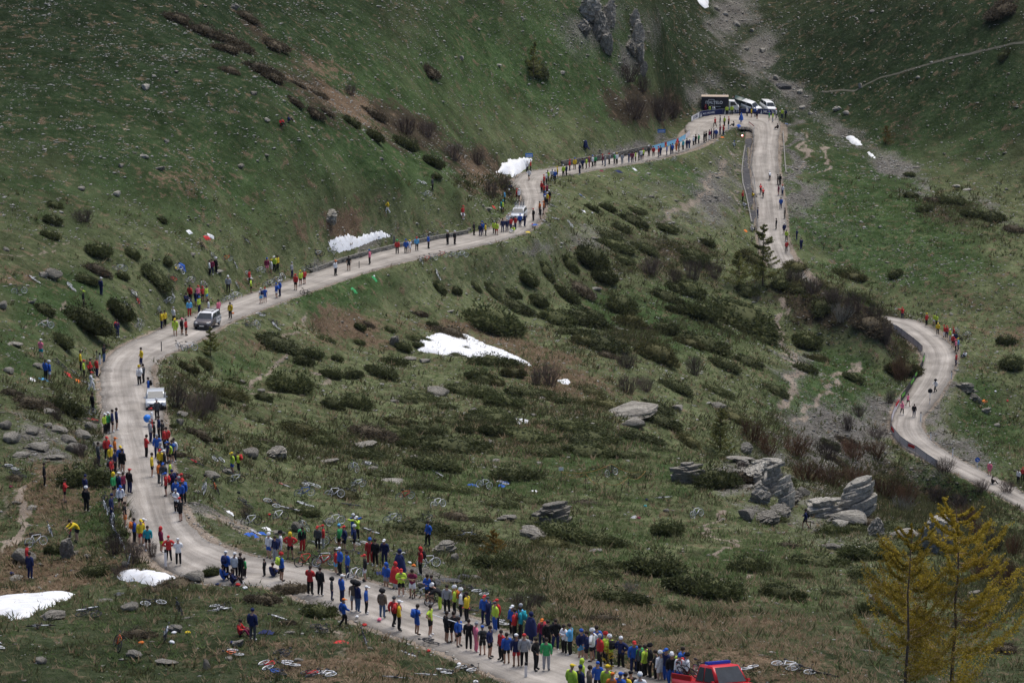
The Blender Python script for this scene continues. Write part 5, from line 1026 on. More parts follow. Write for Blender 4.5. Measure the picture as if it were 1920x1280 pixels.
crowd(300, 440, 6.4, '20 1130 y n hn0;60 1110 y k hk0;165 1060 w k hw0;185 1255 h H cy0;265 1235 k K cp0;315 1245 r K hk0;355 1005 l r ha0;430 860 n B hk0;470 935 h n cb0;362 805 r k hk0;312 805 n n hk5;460 795 p n cr0;512 805 r K cr0;562 805 h L hk0;595 490 w k hk0;622 482 u n hk0;675 465 k k Hw0;820 690 a k Hw0;1076 600 r k hk0;1095 705 h K cw1;1285 460 u P Nb0;1335 470 w W cy0;1374 445 h k cw0;1412 430 y k hk0;1585 515 a n hw0;1215 860 w L cw0 Bn;1262 840 b B cr0;1400 790 b W Nb0 Bb;1440 770 b n cw0;1630 695 r K cr0;1690 640 h K cy0;1735 630 r K ha0;585 1000 w k hk0;705 1010 p k hr0;845 1045 y k hk0 Bn')
crowd(580, 400, 6.4, '315 775 w k co0;475 715 k K hk0;725 640 p k cb0;1055 515 r k Hg0;1160 510 b k Nb0;1205 500 w W cy0;1290 480 l k cr0;1430 450 b k hk0;1660 405 k k Hw0;1745 400 k k Hw0')
crowd(840, 280, 8, '390 1330 k k hk0;485 1340 n n hk0;512 1322 b n cb0;565 1330 y k hk0;695 1300 h k hw0;730 1320 h R hk0;820 1280 n n hk0;885 1270 n n cw0;945 1240 r n hk0;1010 1230 r n hk0;980 1275 h w hk5;1080 1190 b n cb0;1150 1190 n n hk0;905 1180 w k cw0;1280 1105 k k cr0;1385 1080 k K hk0;1375 1010 o k hk0;1435 975 o K co0;1455 880 k k Hw0;1490 830 y k Hw0;1460 810 b k Nb0;1515 790 k r Hw0;1405 685 r k cr0;1440 695 r k hk0;1485 690 u k hk0;1440 560 r k cr0;1475 520 w k cw0;1495 490 h k hk0;1565 470 w k ha0;1605 480 b k hk0;1640 430 y K cy0;1730 410 h k cw0;1775 400 n k hk0;1825 350 r k cr0;1900 330 y e Nb0;1215 500 w K hk4;1185 345 w k ha0;1240 352 r k hk0;1030 770 r K cr0;1065 780 w K cw0;915 700 e k Hw5;825 960 h K Nt0;800 945 t k hk0;850 810 l k hk0;935 610 n k hk5;225 1050 r A cr0')
crowd(1040, 200, 6.4, '300 810 n n hw0;335 775 n k hk0;380 770 h e hk0;415 760 u u cr0;455 750 w k Nb0;485 742 g k hk0;575 725 u n cr0;605 735 a j ha0;655 720 a k cr0;715 715 g k cw0;745 710 w k cy0;810 705 a a hk0;890 695 n j hk0;930 690 u n hk0;970 680 h k hk0;1010 670 n k hk0;1035 662 w n hk0;1060 655 h K cr0;1130 620 d k cw0;1185 620 r k hk0;1245 625 r n cr0;1268 620 n n hk0;1345 605 b n cy0;1390 597 n n hk0;1412 590 b n hk0;1460 562 o o cr0;1490 565 n k hk0;1540 545 t k cw0;1585 530 n n hk0;1615 520 n j cw0;1665 490 w k cw0;1690 480 k k hk0;1728 470 g k cw0;370 515 n n On5 cape')
crowd(1280, 160, 8, '320 890 k k hk0;350 870 k k hk0;400 850 u w hk0;430 832 n k hk0;465 830 n n hk0;500 820 b n cw0;560 770 u n hk0;610 755 r n cr0;485 655 r k cr4;560 625 n n hk0;625 640 h k hk0;690 645 r k cr0;685 685 k w hk0;765 645 d k hk5;875 585 b b Ob0 cape;340 440 u k cr0;405 440 h k hy0;460 450 w k hk0;660 470 h k hk0;735 470 h k hk0;855 480 k k hk0;965 492 w k cw0;1030 510 y K hk0;1090 500 b n Nb0;1115 530 n K cw0;1295 565 g G Nb0;1350 575 h a ha0;1400 525 w n cr0;1490 522 h n cw0;1545 522 n k hk0;1425 680 k k hk5;770 920 w k Nb5')
crowd(1340, 320, 8, '945 230 k k hk0;980 220 k k hk0;955 400 u U hk0;1015 385 w n cr0;990 600 b n hk0;1050 735 k k hk0;920 915 k k hk0;1040 985 n K cw0;1075 1075 h k hk0;1075 1250 r k cw0;1230 1040 n n hk0;1295 1180 n n hk0;645 730 n n hk0;420 460 r k cr0;440 545 w k hk5;570 395 y k hk5;555 905 w k cw5')
crowd(1640, 560, 6.4, '330 245 r n cr3;620 345 r k Hy0;710 345 h W hk0;740 350 h k hk0;755 455 y k cy0;830 485 r w cr0;860 490 r n cr0;902 530 h a cw0;935 605 r K cw0;945 480 r k cr0;970 545 n k hk0;1000 620 l n cy0;970 650 p k cp0;975 800 r n hk0;725 1145 w k fk4;1085 700 w n hk5')
crowd(0, 0, 1, '1702 766 p K hk4 a40;1691 781 p k cp4 a10;1713.5 785.5 k n hk0 a160;1855 893 p P cw0;1909 905 w k hk0;1917 900 r k cr0;1860 911 k k hk5;1510 992 n K hk4 Bk;84 912 k k hk0;122 941 r K hk2;161 936 n k Nn0;144 1015 y K he7 a-60;57 1085 n n hk0 a150;52 1066 r n hr0;157 577 k k ch0;190 554 n n cw0;727 401 y w hy4 a-90;811 357 d k hk0;528 236 r k hk5;541 229 n k hk5;86 712 b k hk0')
def join_far(obs, name, label):
    V_ = []; F3 = []; MI = []; mats = []; off = 0; cache = {}
    for o in obs:
        M = np.array(Matrix.LocRotScale(o.location, o.rotation_euler, o.scale))
        for q in [o]+list(o.children):
            if q.data.name not in cache:
                q.data.calc_loop_triangles(); v = np.empty(len(q.data.vertices)*3, np.float32); q.data.vertices.foreach_get('co', v); t = np.empty(len(q.data.loop_triangles)*3, np.int32); q.data.loop_triangles.foreach_get('vertices', t); cache[q.data.name] = (v.reshape(-1, 3), t.reshape(-1, 3))
            v, t = cache[q.data.name]; m = q.material_slots[0].material
            if m not in mats: mats.append(m)
            V_.append(v@M[:3, :3].T+M[:3, 3]); F3.append(t+off); MI.append(np.full(len(t), mats.index(m))); off += len(v)
    for o in obs:
        for q in list(o.children): bpy.data.objects.remove(q)
        bpy.data.objects.remove(o)
    return tag(link(name, mesh_np(name, np.concatenate(V_), np.concatenate(F3), True, mats, np.concatenate(MI))), label, 'crowd', None, 'stuff')
NFAR = len(FAR); join_far(FAR, 'distant_crowd', 'distant row of tiny spectators lining the walled road and the hairpin')
print('people', NP, 'far', NFAR, round(time.time()-T0, 1))
# ------------------------------------------------------------------ bicycles
def bmat(n, c, r=0.35): return plain('paint_'+n, c, r, 0.1, 0.08, 4, 0.5)
BP = {'w': ('white', bmat('white', (0.74, 0.74, 0.76))), 'k': ('black', bmat('black', (0.015, 0.015, 0.018))), 'r': ('red', bmat('red', (0.55, 0.02, 0.02))), 'o': ('orange', bmat('orange', (0.70, 0.13, 0.02))), 'b': ('blue', bmat('blue', (0.03, 0.12, 0.5))), 'a': ('grey', bmat('grey', (0.28, 0.29, 0.31)))}
M_tyre = plain('tyre_rubber', (0.018, 0.018, 0.018), 0.85, 0, .2, 9); M_rim = plain('alloy_rim', (0.72, 0.73, 0.75), 0.45, 0.15, .1, 9); M_dk = plain('dark_metal', (0.04, 0.04, 0.045), 0.45, 0.4, .2, 9); M_sad = plain('saddle_vinyl', (0.02, 0.02, 0.02), 0.6, 0, .2, 9)
def bike_parts():
    f = MB(); bb = (-.08, 0, .29); st = (-.24, 0, .80); hd = (.36, 0, .78); hb_ = (.39, 0, .64); ra = (-.52, 0, .34)
    for a, b, r in ((bb, st, .026), (st, hd, .026), (bb, hb_, .032), (hd, hb_, .028)): f.tube([a, b], r, 6)
    for s in (.05, -.05): f.tube([(bb[0], s, bb[2]), (ra[0], s, ra[2])], .011, 5); f.tube([(st[0], s*.5, st[2]-.03), (ra[0], s, ra[2])], .010, 5)
    h = MB(); h.tube([(.33, 0, .86), (.36, 0, .80)], .02, 6); h.tube([(.33, 0, .87), (.40, 0, .88)], .017, 5); h.tube([(.40, -.24, .88), (.40, .24, .88)], .013, 5)
    for s in (.24, -.24): h.tube([(.40, s, .88), (.50, s, .87), (.51, s, .80), (.44, s, .75)], .013, 5)
    k = MB()
    for s in (.05, -.05): k.tube([(.40, s*.6, .63), (.45, s, .48), (.52, s, .34)], .013, 5)
    sd_ = MB(); sd_.tube([(-.24, 0, .80), (-.27, 0, .92)], .014, 5); sd_.tube([(-.42, 0, .955), (-.36, 0, .95), (-.24, 0, .945), (-.14, 0, .94)], [.055, .07, .035, .02], 6)
    c = MB(); c.ring((-.08, .05, .29), .085, .012, 'y', 14, 4); c.tube([(-.08, .07, .29), (.06, .08, .20)], .012, 5); c.tube([(-.08, -.07, .29), (-.22, -.08, .38)], .012, 5); c.box((.07, .12, .20), (.09, .08, .02)); c.box((-.23, -.12, .38), (.09, .08, .02)); c.ring((-.52, .05, .34), .045, .012, 'y', 10, 4); c.tube([(-.08, .05, .375), (-.52, .05, .385)], .006, 3); c.tube([(-.08, .05, .205), (-.52, .05, .295)], .006, 3)
    ty = MB(); ty.ring((0, 0, 0), .332, .018, 'y', 24, 5); ri = MB(); ri.ring((0, 0, 0), .300, .024, 'y', 24, 4); ri.tube([(0, -.05, 0), (0, .05, 0)], .022, 6)
    for i in range(12): a = 6.283*i/12; ri.tube([(0, .02*(-1)**i, 0), (.3*math.cos(a), 0, .3*math.sin(a))], .0035, 3, False)
    return dict(frame=f.mesh('frame', BP['w'][1], True), handlebar=h.mesh('handlebar', M_dk), fork=k.mesh('fork', M_dk), saddle=sd_.mesh('saddle', M_sad), crankset=c.mesh('crankset', M_dk), tyre=ty.mesh('tyre', M_tyre, True), rim=ri.mesh('rim', M_rim))
BK = bike_parts()
def gnormal(p, e=0.8):
    dx = on_ground(p.x+e, p.y)-on_ground(p.x-e, p.y); dy = on_ground(p.x, p.y+e)-on_ground(p.x, p.y-e)
    return Vector((-dx/(2*e), -dy/(2*e), 1)).normalized()
NB = 0
def bike(px, py, col='w', mode='L', ang=None, at=None, lean=None, label=None):
    global NB; NB += 1
    p = at or spot(px, py)
    if mode == 'S' and at is None: p = spot(px, py+0.40/mpp(p))
    root = empty('bicycle', p); n = gnormal(p) if mode == 'L' else Vector((0, 0, 1)); th = math.radians(ang if ang is not None else rnd.choice((-55, -40, -25, 10, 20, 35, 150, 200)))
    hd = math.atan2(math.sin(th)/(.42 if mode == 'L' else .6), math.cos(th)); side = rnd.choice((-1, 1))
    tilt = side*math.radians(rnd.uniform(74, 84)) if mode == 'L' else side*math.radians(lean if lean is not None else rnd.uniform(10, 22))
    q = Vector((0, 0, 1)).rotation_difference(n).to_matrix().to_4x4()
    root.matrix_world = Matrix.Translation(p+n*(0.10 if mode == 'L' else 0.0)) @ q @ Matrix.Rotation(hd, 4, 'Z') @ Matrix.Rotation(tilt, 4, 'X')
    rimm = M_dk if rnd.random() < (.45 if col in 'kr' else .2) else M_rim
    paint(link('frame', BK['frame'], None, root), BP[col][1])
    steer = rnd.uniform(-.5, .5) if mode == 'L' else rnd.uniform(-.25, .25)
    for nm in ('handlebar', 'fork', 'saddle', 'crankset'): link(nm, BK[nm], None, root)
    for x in (-.52, .52):
        w = paint(link('wheel', BK['rim'], None, root), rimm); w.location = (x, 0, .34); link('tyre', BK['tyre'], None, w)
    cn = BP[col][0]
    d = f'{cn} bicycle lying on its side' if mode == 'L' else f'{cn} bicycle standing'
    if label: tag(root, label, 'bicycle', 'parked bicycles')
    else: note(root, d, px, py, 'bicycle', 'parked bicycles')
    return root
def bikes(text, ox=0, oy=0, s=1.0):
    for e in text.split(';'):
        f = e.split()
        if len(f) >= 4: bike(ox+float(f[0])/s, oy+float(f[1])/s, f[2], f[3], float(f[4]) if len(f) > 4 else None)
bikes('40 420 w L;860 530 w L -50;1200 660 k L -40;1840 740 k S -75;340 930 o L -45;560 1110 r L -55;750 970 k L -50;870 1170 b L -60;1010 1060 w L -40;1070 1210 r L -50;1270 1210 w L -20', 400, 1080, 6.4)
bikes('330 930 k L -35;760 850 k L -50;250 1230 a L 10;560 1190 w L 30;770 1150 k L -60;1060 1140 k L -30;600 190 w S 20;1040 150 k L -35;1220 220 k L -40;1220 410 r L -40;1620 570 w L -60;770 300 k S 10', 700, 1080, 6.4)
bikes('350 40 k L 10;190 220 w S 20;860 190 w S 20;1060 270 w L -15;1240 200 k S 30;1760 420 w S 5;1430 20 w S 30;660 370 k L -30;890 660 w L -50;1310 720 w S 10;60 690 w S 10;430 870 w S 40;430 640 k L;530 530 k L', 600, 940, 6.4)
bikes('430 40 k L -30;660 40 k L -20;460 230 w S 20;800 170 w S 25;950 95 k L -5;1140 45 w L -20;1100 280 w S -40;560 400 w L;1120 700 r S 20;1330 700 r S 10;1190 520 w L;1430 450 k S 10', 400, 940, 6.4)
bikes('30 877 k L -30;44 890 k L -30;69 1013 w S 20;97 993 w S -60;129 998 r S -80;74 1176 w L 10;161 1159 k L -10;155 1144 k L;217 1203 o S -60;292 1136 k L 15;339 1139 k S -60;400 1142 k L -35;306 1186 w S -80;7 1213 w L -50;239 1048 w S -85;375 870 r L -30;413 868 k L;440 897 w S 15;432 889 k L 20;380 914 w S -70;408 914 o S -60;541 914 r L -50;571 921 b S 10;585 915 w L;628 924 w S 10;200 948 w S -60;204 960 k S -60;209 972 w S -60;214 983 a S -60;220 994 w S -60;226 1005 k S -60;232 1017 w S -60;195 938 k S -50;662 875 w S;697 875 w L;669 905 w S 20;647 922 k L;813 880 k L;831 894 k L;759 927 r S 15;907 907 w S -20;936 907 b L -40;1241 934 w L;1308 961 w S 30;1391 1253 w L 5;1468 1253 w L -15;1495 1263 k L -15;1545 1268 k L -10')
bikes('1010 40 a L;520 130 k S;645 250 w S;790 280 o S 20;920 360 w S -60;1190 420 w S 20;130 480 r L;220 450 w L;350 540 w S 30;100 790 w S;160 710 w L;500 600 w S;940 600 w S -60;1030 500 w L;800 770 w S 20;910 730 w S 20;1310 580 w S 15;1390 540 w S 15;1480 500 w S 60;1770 400 k S 15;1890 230 k S 20;1760 690 k S -20;1000 1090 k L -40;1140 1080 w S -30;1170 970 k L -35;1320 1050 k L -35;1420 1120 w L -35', 300, 440, 6.4)
bikes('596 475 w S 10;619 470 w S 10;791 489 w S -60;802 486 r S 20;811 483 a S 20;828 477 r S 10;849 478 w S 10;867 477 w S 10;822 516 w L -20;788 445 k S 15;799 445 a S 15;814 442 a S 15;583 500 k S 20;87 609 w S;258 612 w S -40;264 603 w S -30;339 648 w S -40;356 650 w S 10;112 688 k L;136 698 w L;158 720 k L -30;162 770 k S 10;165 790 r L -20;37 544 k S 20;138 541 w L;198 522 r L 10;225 502 w S 10;242 549 w L -40;264 570 r L -30;232 576 w L -30;69 527 w L -20;297 581 w S -60;788 339 w L;800 363 w S 20;1039 388 w L;1037 409 k L;1025 417 w L -30;1065 419 w L -30;912 424 k S;926 414 k S;1094 370 b L -40;1036 386 k L;1050 306 k S 10;1066 304 a S 10;1085 301 k S 10;1110 296 k S 10;1125 293 k S 10;1074 331 k L -40;1218 306 k S;1262 298 w S;1480 237 b L;1475 231 k S;1801 633 k S -60;1790 619 w S;1812 626 w S 20')
# racers
for px, py, c in ((1443, 341, 'w'), (1426, 367, 'r'), (1430.5, 374, 'r')):
    p = spot(px, py); i = int(((RS-np.array([p.x, p.y]))**2).sum(1).argmin()); t = RT[i]; t = t if t[1] > 0 else -t; a = math.atan2(t[1], t[0])
    b = bike(px, py, 'k', 'S', 0, at=p, lean=0, label=f'racing bicycle ridden by the {"white" if c == "w" else "front red" if py < 370 else "rear red"} clad racer'); b.matrix_world = Matrix.Translation(p) @ Matrix.Rotation(a, 4, 'Z')
    o = person(px, py, c, 'K', 'Hr' if c == 'r' else 'Hw', '8', at=p, face=a+math.pi/2, size=1.0); o.scale = (1, 1, 1); LABELLED.pop(); o['label'] = f'racer in {"white" if c == "w" else "red"} jersey riding up the right road leg'+('' if c == 'w' else ', front one' if py < 370 else ', rear one'); o['group'] = 'racing cyclists'
print('bikes', NB, round(time.time()-T0, 1))

# ------------------------------------------------------------------ vehicles
M_glass = glass_mat('car_glass', (0.03, 0.035, 0.04)); M_lamp = plain('lamp_lens', (0.7, 0.7, 0.68), 0.15, 0, .1, 3, 0.6); M_tail = plain('tail_lens', (0.4, 0.02, 0.02), 0.2, 0, .1, 3, .6); M_blk = plain('black_plastic', (0.02, 0.02, 0.022), 0.6, 0, .2, 6)
M_plate = plain('plate_white', (0.7, 0.7, 0.68), 0.5, 0, .05)
def car_paint(n, c, metal=0.0): return plain('car_'+n, c, 0.32, metal, 0.05, 1.5, 0.4)
def extrude(mb, prof, W_, r=0.10, inset=0.07, tum=None):
    """side profile (x,z) drawn out to width W_ with rounded flanks; tum(z) narrows the flanks"""
    n = len(prof); cx = sum(p[0] for p in prof)/n; cz = sum(p[1] for p in prof)/n; o = len(mb.v)
    st = [(-W_/2, inset), (-W_/2+r*.35, inset*.35), (-W_/2+r, 0), (W_/2-r, 0), (W_/2-r*.35, inset*.35), (W_/2, inset)]
    for y, s in st:
        for x, z in prof:
            d = math.hypot(x-cx, z-cz); k = 1-s/d; yy = y*(tum(z) if tum else 1); mb.v.append((cx+(x-cx)*k, yy, cz+(z-cz)*k))
    for j in range(len(st)-1):
        for i in range(n): mb.f.append((o+j*n+i, o+j*n+(i+1) % n, o+(j+1)*n+(i+1) % n, o+(j+1)*n+i))
    mb.f.append(tuple(o+i for i in range(n))); mb.f.append(tuple(o+(len(st)-1)*n+i for i in reversed(range(n))))
def soften(o, off=.045):
    bm = bmesh.new(); bm.from_mesh(o.data); bmesh.ops.recalc_face_normals(bm, faces=bm.faces); ed = [e for e in bm.edges if e.is_manifold and e.calc_face_angle(0) > .3]
    bmesh.ops.bevel(bm, geom=ed, offset=off, segments=2, affect='EDGES', clamp_overlap=True)
    for f in bm.faces: f.smooth = True
    bm.to_mesh(o.data); bm.free(); return o
def car(px, py, face, body, cabinm, desc, L=4.2, W_=1.75, H=1.48, kind='hatch', at=None, name='car'):
    p = at or spot(px, py); root = empty(name, p); n = gnormal(p, 1.6); q = Vector((0, 0, 1)).rotation_difference(n).to_matrix().to_4x4(); root.matrix_world = Matrix.Translation(p+Vector((0, 0, .02))) @ q @ Matrix.Rotation(face, 4, 'Z')
    h2 = L/2; bz = .30; zb = .62*H; zh = zb-.06 if kind != 'van' else zb
    f0 = h2-.95 if kind != 'van' else h2-.55
    lo = [(h2-.02, bz), (h2, .52), (h2-.10, zh-.14), (h2-.35, zh-.03), (f0, zb+.02), (-h2+.10, zb+.05), (-h2, zb-.2), (-h2+.02, bz)]
    if kind == 'pickup': lo = [(h2-.02, .38), (h2, .60), (h2-.06, .92), (h2-.3, 1.0), (f0, 1.05), (-h2+.05, 1.02), (-h2, .95), (-h2+.02, .38)]; zb = 1.03
    b = MB(); extrude(b, lo, W_, .16, .09); soften(b.build('body', body, root))
    tum = lambda z: 1-.20*max(0, z-zb)
    if kind == 'pickup': gp = [(f0+.02, zb-.05), (f0-.62, H), (f0-1.75, H), (f0-2.0, zb-.05)]
    elif kind == 'suv': gp = [(f0+.02, zb-.03), (f0-.75, H-.02), (f0-1.5, H), (-h2+.35, H-.04), (-h2+.08, zb)]
    else: gp = [(f0+.05, zb-.03), (f0-.85, H-.03), (f0-1.45, H), (-h2+.55, H-.07), (-h2+.10, zb)]
    g = MB(); extrude(g, gp, W_-.10, .10, .04, tum); soften(g.build('cabin', cabinm, root), .04)
    def quad(nm, pts, mat): m = MB(); m.add(pts, [(0, 1, 2, 3)]); return m.build(nm, mat, root)
    def pane(a, b_, i0, i1, nm):                       # front or rear glass between two profile points
        a, b_ = Vector((a[0], 0, a[1])), Vector((b_[0], 0, b_[1])); t = b_-a; nn = Vector((t.z, 0, -t.x)).normalized()*(.015); nn = nn if (nn.x > 0) == (i0 > 0) else -nn
        A, B = a+t*.12+nn, a+t*.92+nn; wa, wb = (W_/2-.16)*tum(A.z), (W_/2-.18)*tum(B.z); quad(nm, [(A.x, -wa, A.z), (A.x, wa, A.z), (B.x, wb, B.z), (B.x, -wb, B.z)], M_glass)
    pane(gp[0], gp[1], 1, 0, 'windscreen'); pane(gp[-1], gp[-2], -1, 0, 'rear_window')
    for s in (1, -1):
        def sp(x, z): return (x, s*((W_-.10)/2*tum(z)+.012), z)
        z0, z1 = zb+.06, H-.10; xf0, xf1 = gp[0][0]-.22, gp[1][0]-.02; xr0, xr1 = gp[-1][0]+.14, gp[-2][0]+.10; xm = (xf1+xr1)/2-.05
        for A in ([sp(xf0, z0), sp(xm+.04, z0), sp(xm+.04, z1), sp(xf1, z1)], [sp(xm-.04, z0), sp(xr0, z0), sp(xr1, z1), sp(xm-.04, z1)]): quad('side_window', A if s < 0 else A[::-1], M_glass)
        m = MB(); m.box((gp[0][0]-.25, s*(W_/2+.06), zb+.10), (.12, .16, .12), None, .8); m.build('mirror', body, root)
        m = MB(); m.ball((h2-.10, s*(W_/2-.28), zh-.20 if kind != 'pickup' else .86), .17, 8, 5, (.45, 1.1, .55)); m.build('headlight', M_lamp, root, True)
        m = MB(); m.box((-h2+.02, s*(W_/2-.18), zb-.12), (.08, .18, .26)); m.build('tail_light', M_tail, root)
        for x in (h2-.80, -h2+.75):
            w = MB(); w.ring((0, 0, 0), .235, .085, 'y', 18, 6); wo = w.build('wheel', M_tyre, root, True); wo.location = (x, s*(W_/2-.11), .315)
            r_ = MB(); r_.tube([(0, s*.04, 0), (0, s*.07, 0)], [.20, .17], 10); r_.build('rim', M_rim, wo)
            a_ = MB(); a_.ring((x, s*(W_/2-.045), .33), .345, .045, 'y', 18, 4); a_.build('wheel_arch', M_blk, root)
    m = MB(); m.box((h2-.02, 0, .52), (.09, W_*.62, .15)); m.box((h2+.0, 0, .36), (.07, W_*.80, .12)); m.build('grille', M_blk, root)
    m = MB(); m.box((h2+.04, 0, .46), (.03, .50, .11)); m.build('number_plate', M_plate, root)
    tag(root, desc, 'car', 'vehicles by the road'); return root
def road_dir(p, sx=0, sy=0):
    i = int(((RS-np.array([p.x, p.y]))**2).sum(1).argmin()); t = RT[i]; t = t if t[0]*sx+t[1]*sy > 0 else -t; return math.atan2(t[1], t[0])
M_silver = car_paint('silver', (0.58, 0.60, 0.62), 0.25); M_carw = car_paint('white', (0.75, 0.75, 0.75)); M_card = car_paint('dark', (0.13, 0.115, 0.115), 0.3); M_carr = car_paint('red', (0.55, 0.015, 0.02)); M_cargr = car_paint('green', (0.03, 0.06, 0.045))
car(293, 769, math.radians(-83), M_silver, M_silver, 'silver hatchback parked nose to camera on the road below the sharp bend')
p = spot(389, 618); c = car(389, 618, road_dir(p, -1, -1), M_card, M_carw, 'grey bonneted team estate car with white sides and roof bars', 4.6, 1.82, 1.62, 'suv', p)
for s in (1, -1):
    m = MB(); m.box((-1.2, s*.925, .70), (1.9, .02, .55)); m.build('side_panel', M_carw, c)
    for k in range(4): m = MB(); m.box((-2.0+.42*k, s*.94, .72+.08*(k % 2)), (.20, .012, .20)); m.build('decal', M_blk, c)
    m = MB(); m.tube([(.4, s*.55, 1.66), (-1.7, s*.55, 1.66)], .025, 5); m.build('roof_bar', M_dk, c)
m = MB(); m.box((-.2, 0, 1.70), (.10, 1.3, .05)); m.box((-1.3, 0, 1.70), (.10, 1.3, .05)); m.build('roof_rack', M_dk, c)
p = spot(973, 414); c = car(973, 414, road_dir(p, -.3, -1), M_silver, M_carw, 'pale team car with racing bikes on its roof at the snowy bend', 4.5, 1.8, 1.6, 'suv', p)
for y in (-.55, -.2, .2, .55): b = bike(0, 0, 'k', 'S', 0, at=p, lean=0, label='racing bicycle mounted upright on the pale team car roof, '+{-.55: 'outer left', -.2: 'inner left', .2: 'inner right', .55: 'outer right'}[y]); b.matrix_world = c.matrix_world @ Matrix.Translation((-.5, y, 1.62))
car(1407, 207, math.radians(-35), M_carw, M_carw, 'white off-road car parked beside the truck at the hairpin', 4.2, 1.8, 1.72, 'suv')
car(1439, 208, math.radians(-70), M_carw, M_carw, 'white off-road car with tall roof, rightmost at the hairpin', 4.3, 1.85, 1.85, 'suv')
car(1390, 199, math.radians(-10), M_cargr, M_cargr, 'dark green car half hidden behind the truck cab', 4.1, 1.7, 1.5, 'suv')
p = spot(1342, 1317); c = car(1342, 1317, road_dir(p, 1, -.6), M_carr, M_carr, 'red fire pickup with blue light bar and bikes in its bed', 5.0, 1.85, 1.82, 'pickup', p)
m = MB(); m.box((.25, 0, 1.90), (.28, 1.25, .12)); m.build('light_bar', plain('lightbar_blue', (0.02, 0.05, 0.45), .2, 0, .1), c); m = MB(); m.box((.25, 0, 1.835), (.20, 1.30, .03)); m.build('light_bar_base', M_plate, c)
m = MB()
for s in (1, -1): m.box((-1.6, s*.86, 1.12), (1.7, .08, .22))
m.build('bed_side', M_carr, c)
m = MB()
for s in (1, -1): m.box((.2, s*.935, .78), (2.6, .012, .12))
m.build('white_stripe', M_plate, c)
for k, (x, y) in enumerate(((-1.3, .3), (-1.7, -.2))): b = bike(0, 0, 'k', 'S', 0, at=p, lean=0, label=f'black bicycle loaded in the red pickup bed, {"front" if k == 0 else "rear"} one'); b.matrix_world = c.matrix_world @ Matrix.Translation((x, y, 1.0)) @ Matrix.Rotation(.35+.3*k, 4, 'X')
# truck
def text_mesh(s, size, mat, name='lettering', bold=0.012):
    cu = bpy.data.curves.new('t', 'FONT'); cu.body = s; cu.size = size; cu.align_x = 'CENTER'; cu.align_y = 'CENTER'; cu.extrude = 0.006; cu.offset = bold*size; o = bpy.data.objects.new('t', cu); COL.objects.link(o)
    dg = bpy.context.evaluated_depsgraph_get(); dg.update(); me = bpy.data.meshes.new_from_object(o.evaluated_get(dg)); print('text', s, len(me.polygons)); bpy.data.objects.remove(o); bpy.data.curves.remove(cu); me.name = name; me.materials.clear(); me.materials.append(mat); return me
M_box = plain('truck_box', (0.018, 0.020, 0.035), .45, 0, .2, 1.5); M_tan = plain('truck_roof', (0.45, 0.36, 0.28), .7, 0, .15, 2); M_white = plain('sign_white', (0.78, 0.78, 0.78), .6, 0, .04)
p = spot(1346, 209); tr = empty('box_truck', p, math.radians(-4))
m = MB(); m.box((-.6, 0, 1.72), (5.1, 2.2, 2.35)); m.build('cargo_box', M_box, tr); m = MB(); m.box((-.6, 0, 2.94), (5.16, 2.26, .10)); m.build('cargo_roof', M_tan, tr)
m = MB(); extrude(m, [(3.95, .45), (4.0, 1.0), (3.75, 1.35), (3.1, 2.15), (2.05, 2.2), (2.0, .45)], 2.0, .15, .07); m.build('cab', M_carw, tr)
for s in (1, -1): m = MB(); A = [(3.55, s*1.012, 1.35), (2.35, s*1.012, 1.35), (2.35, s*1.0, 1.98), (3.1, s*1.0, 1.98)]; m.add(A if s > 0 else A[::-1], [(0, 1, 2, 3)]); m.build('side_window', M_glass, tr)
m = MB(); m.add([(3.76, -.85, 1.38), (3.76, .85, 1.38), (3.17, .8, 2.1), (3.17, -.8, 2.1)], [(0, 1, 2, 3)]); m.build('windscreen', M_glass, tr)
m = MB(); m.box((0, 0, .46), (6.8, 1.1, .2)); m.build('chassis', M_dk, tr)
for x in (3.0, -1.9):
    for s in (1, -1): w = MB(); w.ring((0, 0, 0), .27, .11, 'y', 18, 6); wo = w.build('wheel', M_tyre, tr, True); wo.location = (x, s*.92, .38); r_ = MB(); r_.tube([(0, s*.05, 0), (0, s*.08, 0)], [.2, .16], 10); r_.build('rim', M_rim, wo)
t = link('lettering', text_mesh('ITALTELO', .74, M_white, 'lettering', .03), None, tr); t.location = (-.75, -1.135, 1.85); t.rotation_euler = (math.pi/2, 0, 0)
m = MB()
for a in ((-1.25, -1.12, 2.42, 1.15, .07), (-1.25, -1.12, 1.28, 1.15, .07)): m.box((a[0], a[1], a[2]), (a[3], .012, a[4]))
for x in (-1.79, -.71): m.box((x, -1.12, 1.85), (.07, .012, 1.07))
m.build('logo_frame', M_white, tr); m = MB(); m.box((-.2, -1.12, 1.10), (1.5, .012, .08)); m.build('small_print', M_white, tr)
tag(tr, 'black box truck with white cab and white lettering parked behind the hairpin barrier', 'truck', 'vehicles by the road')

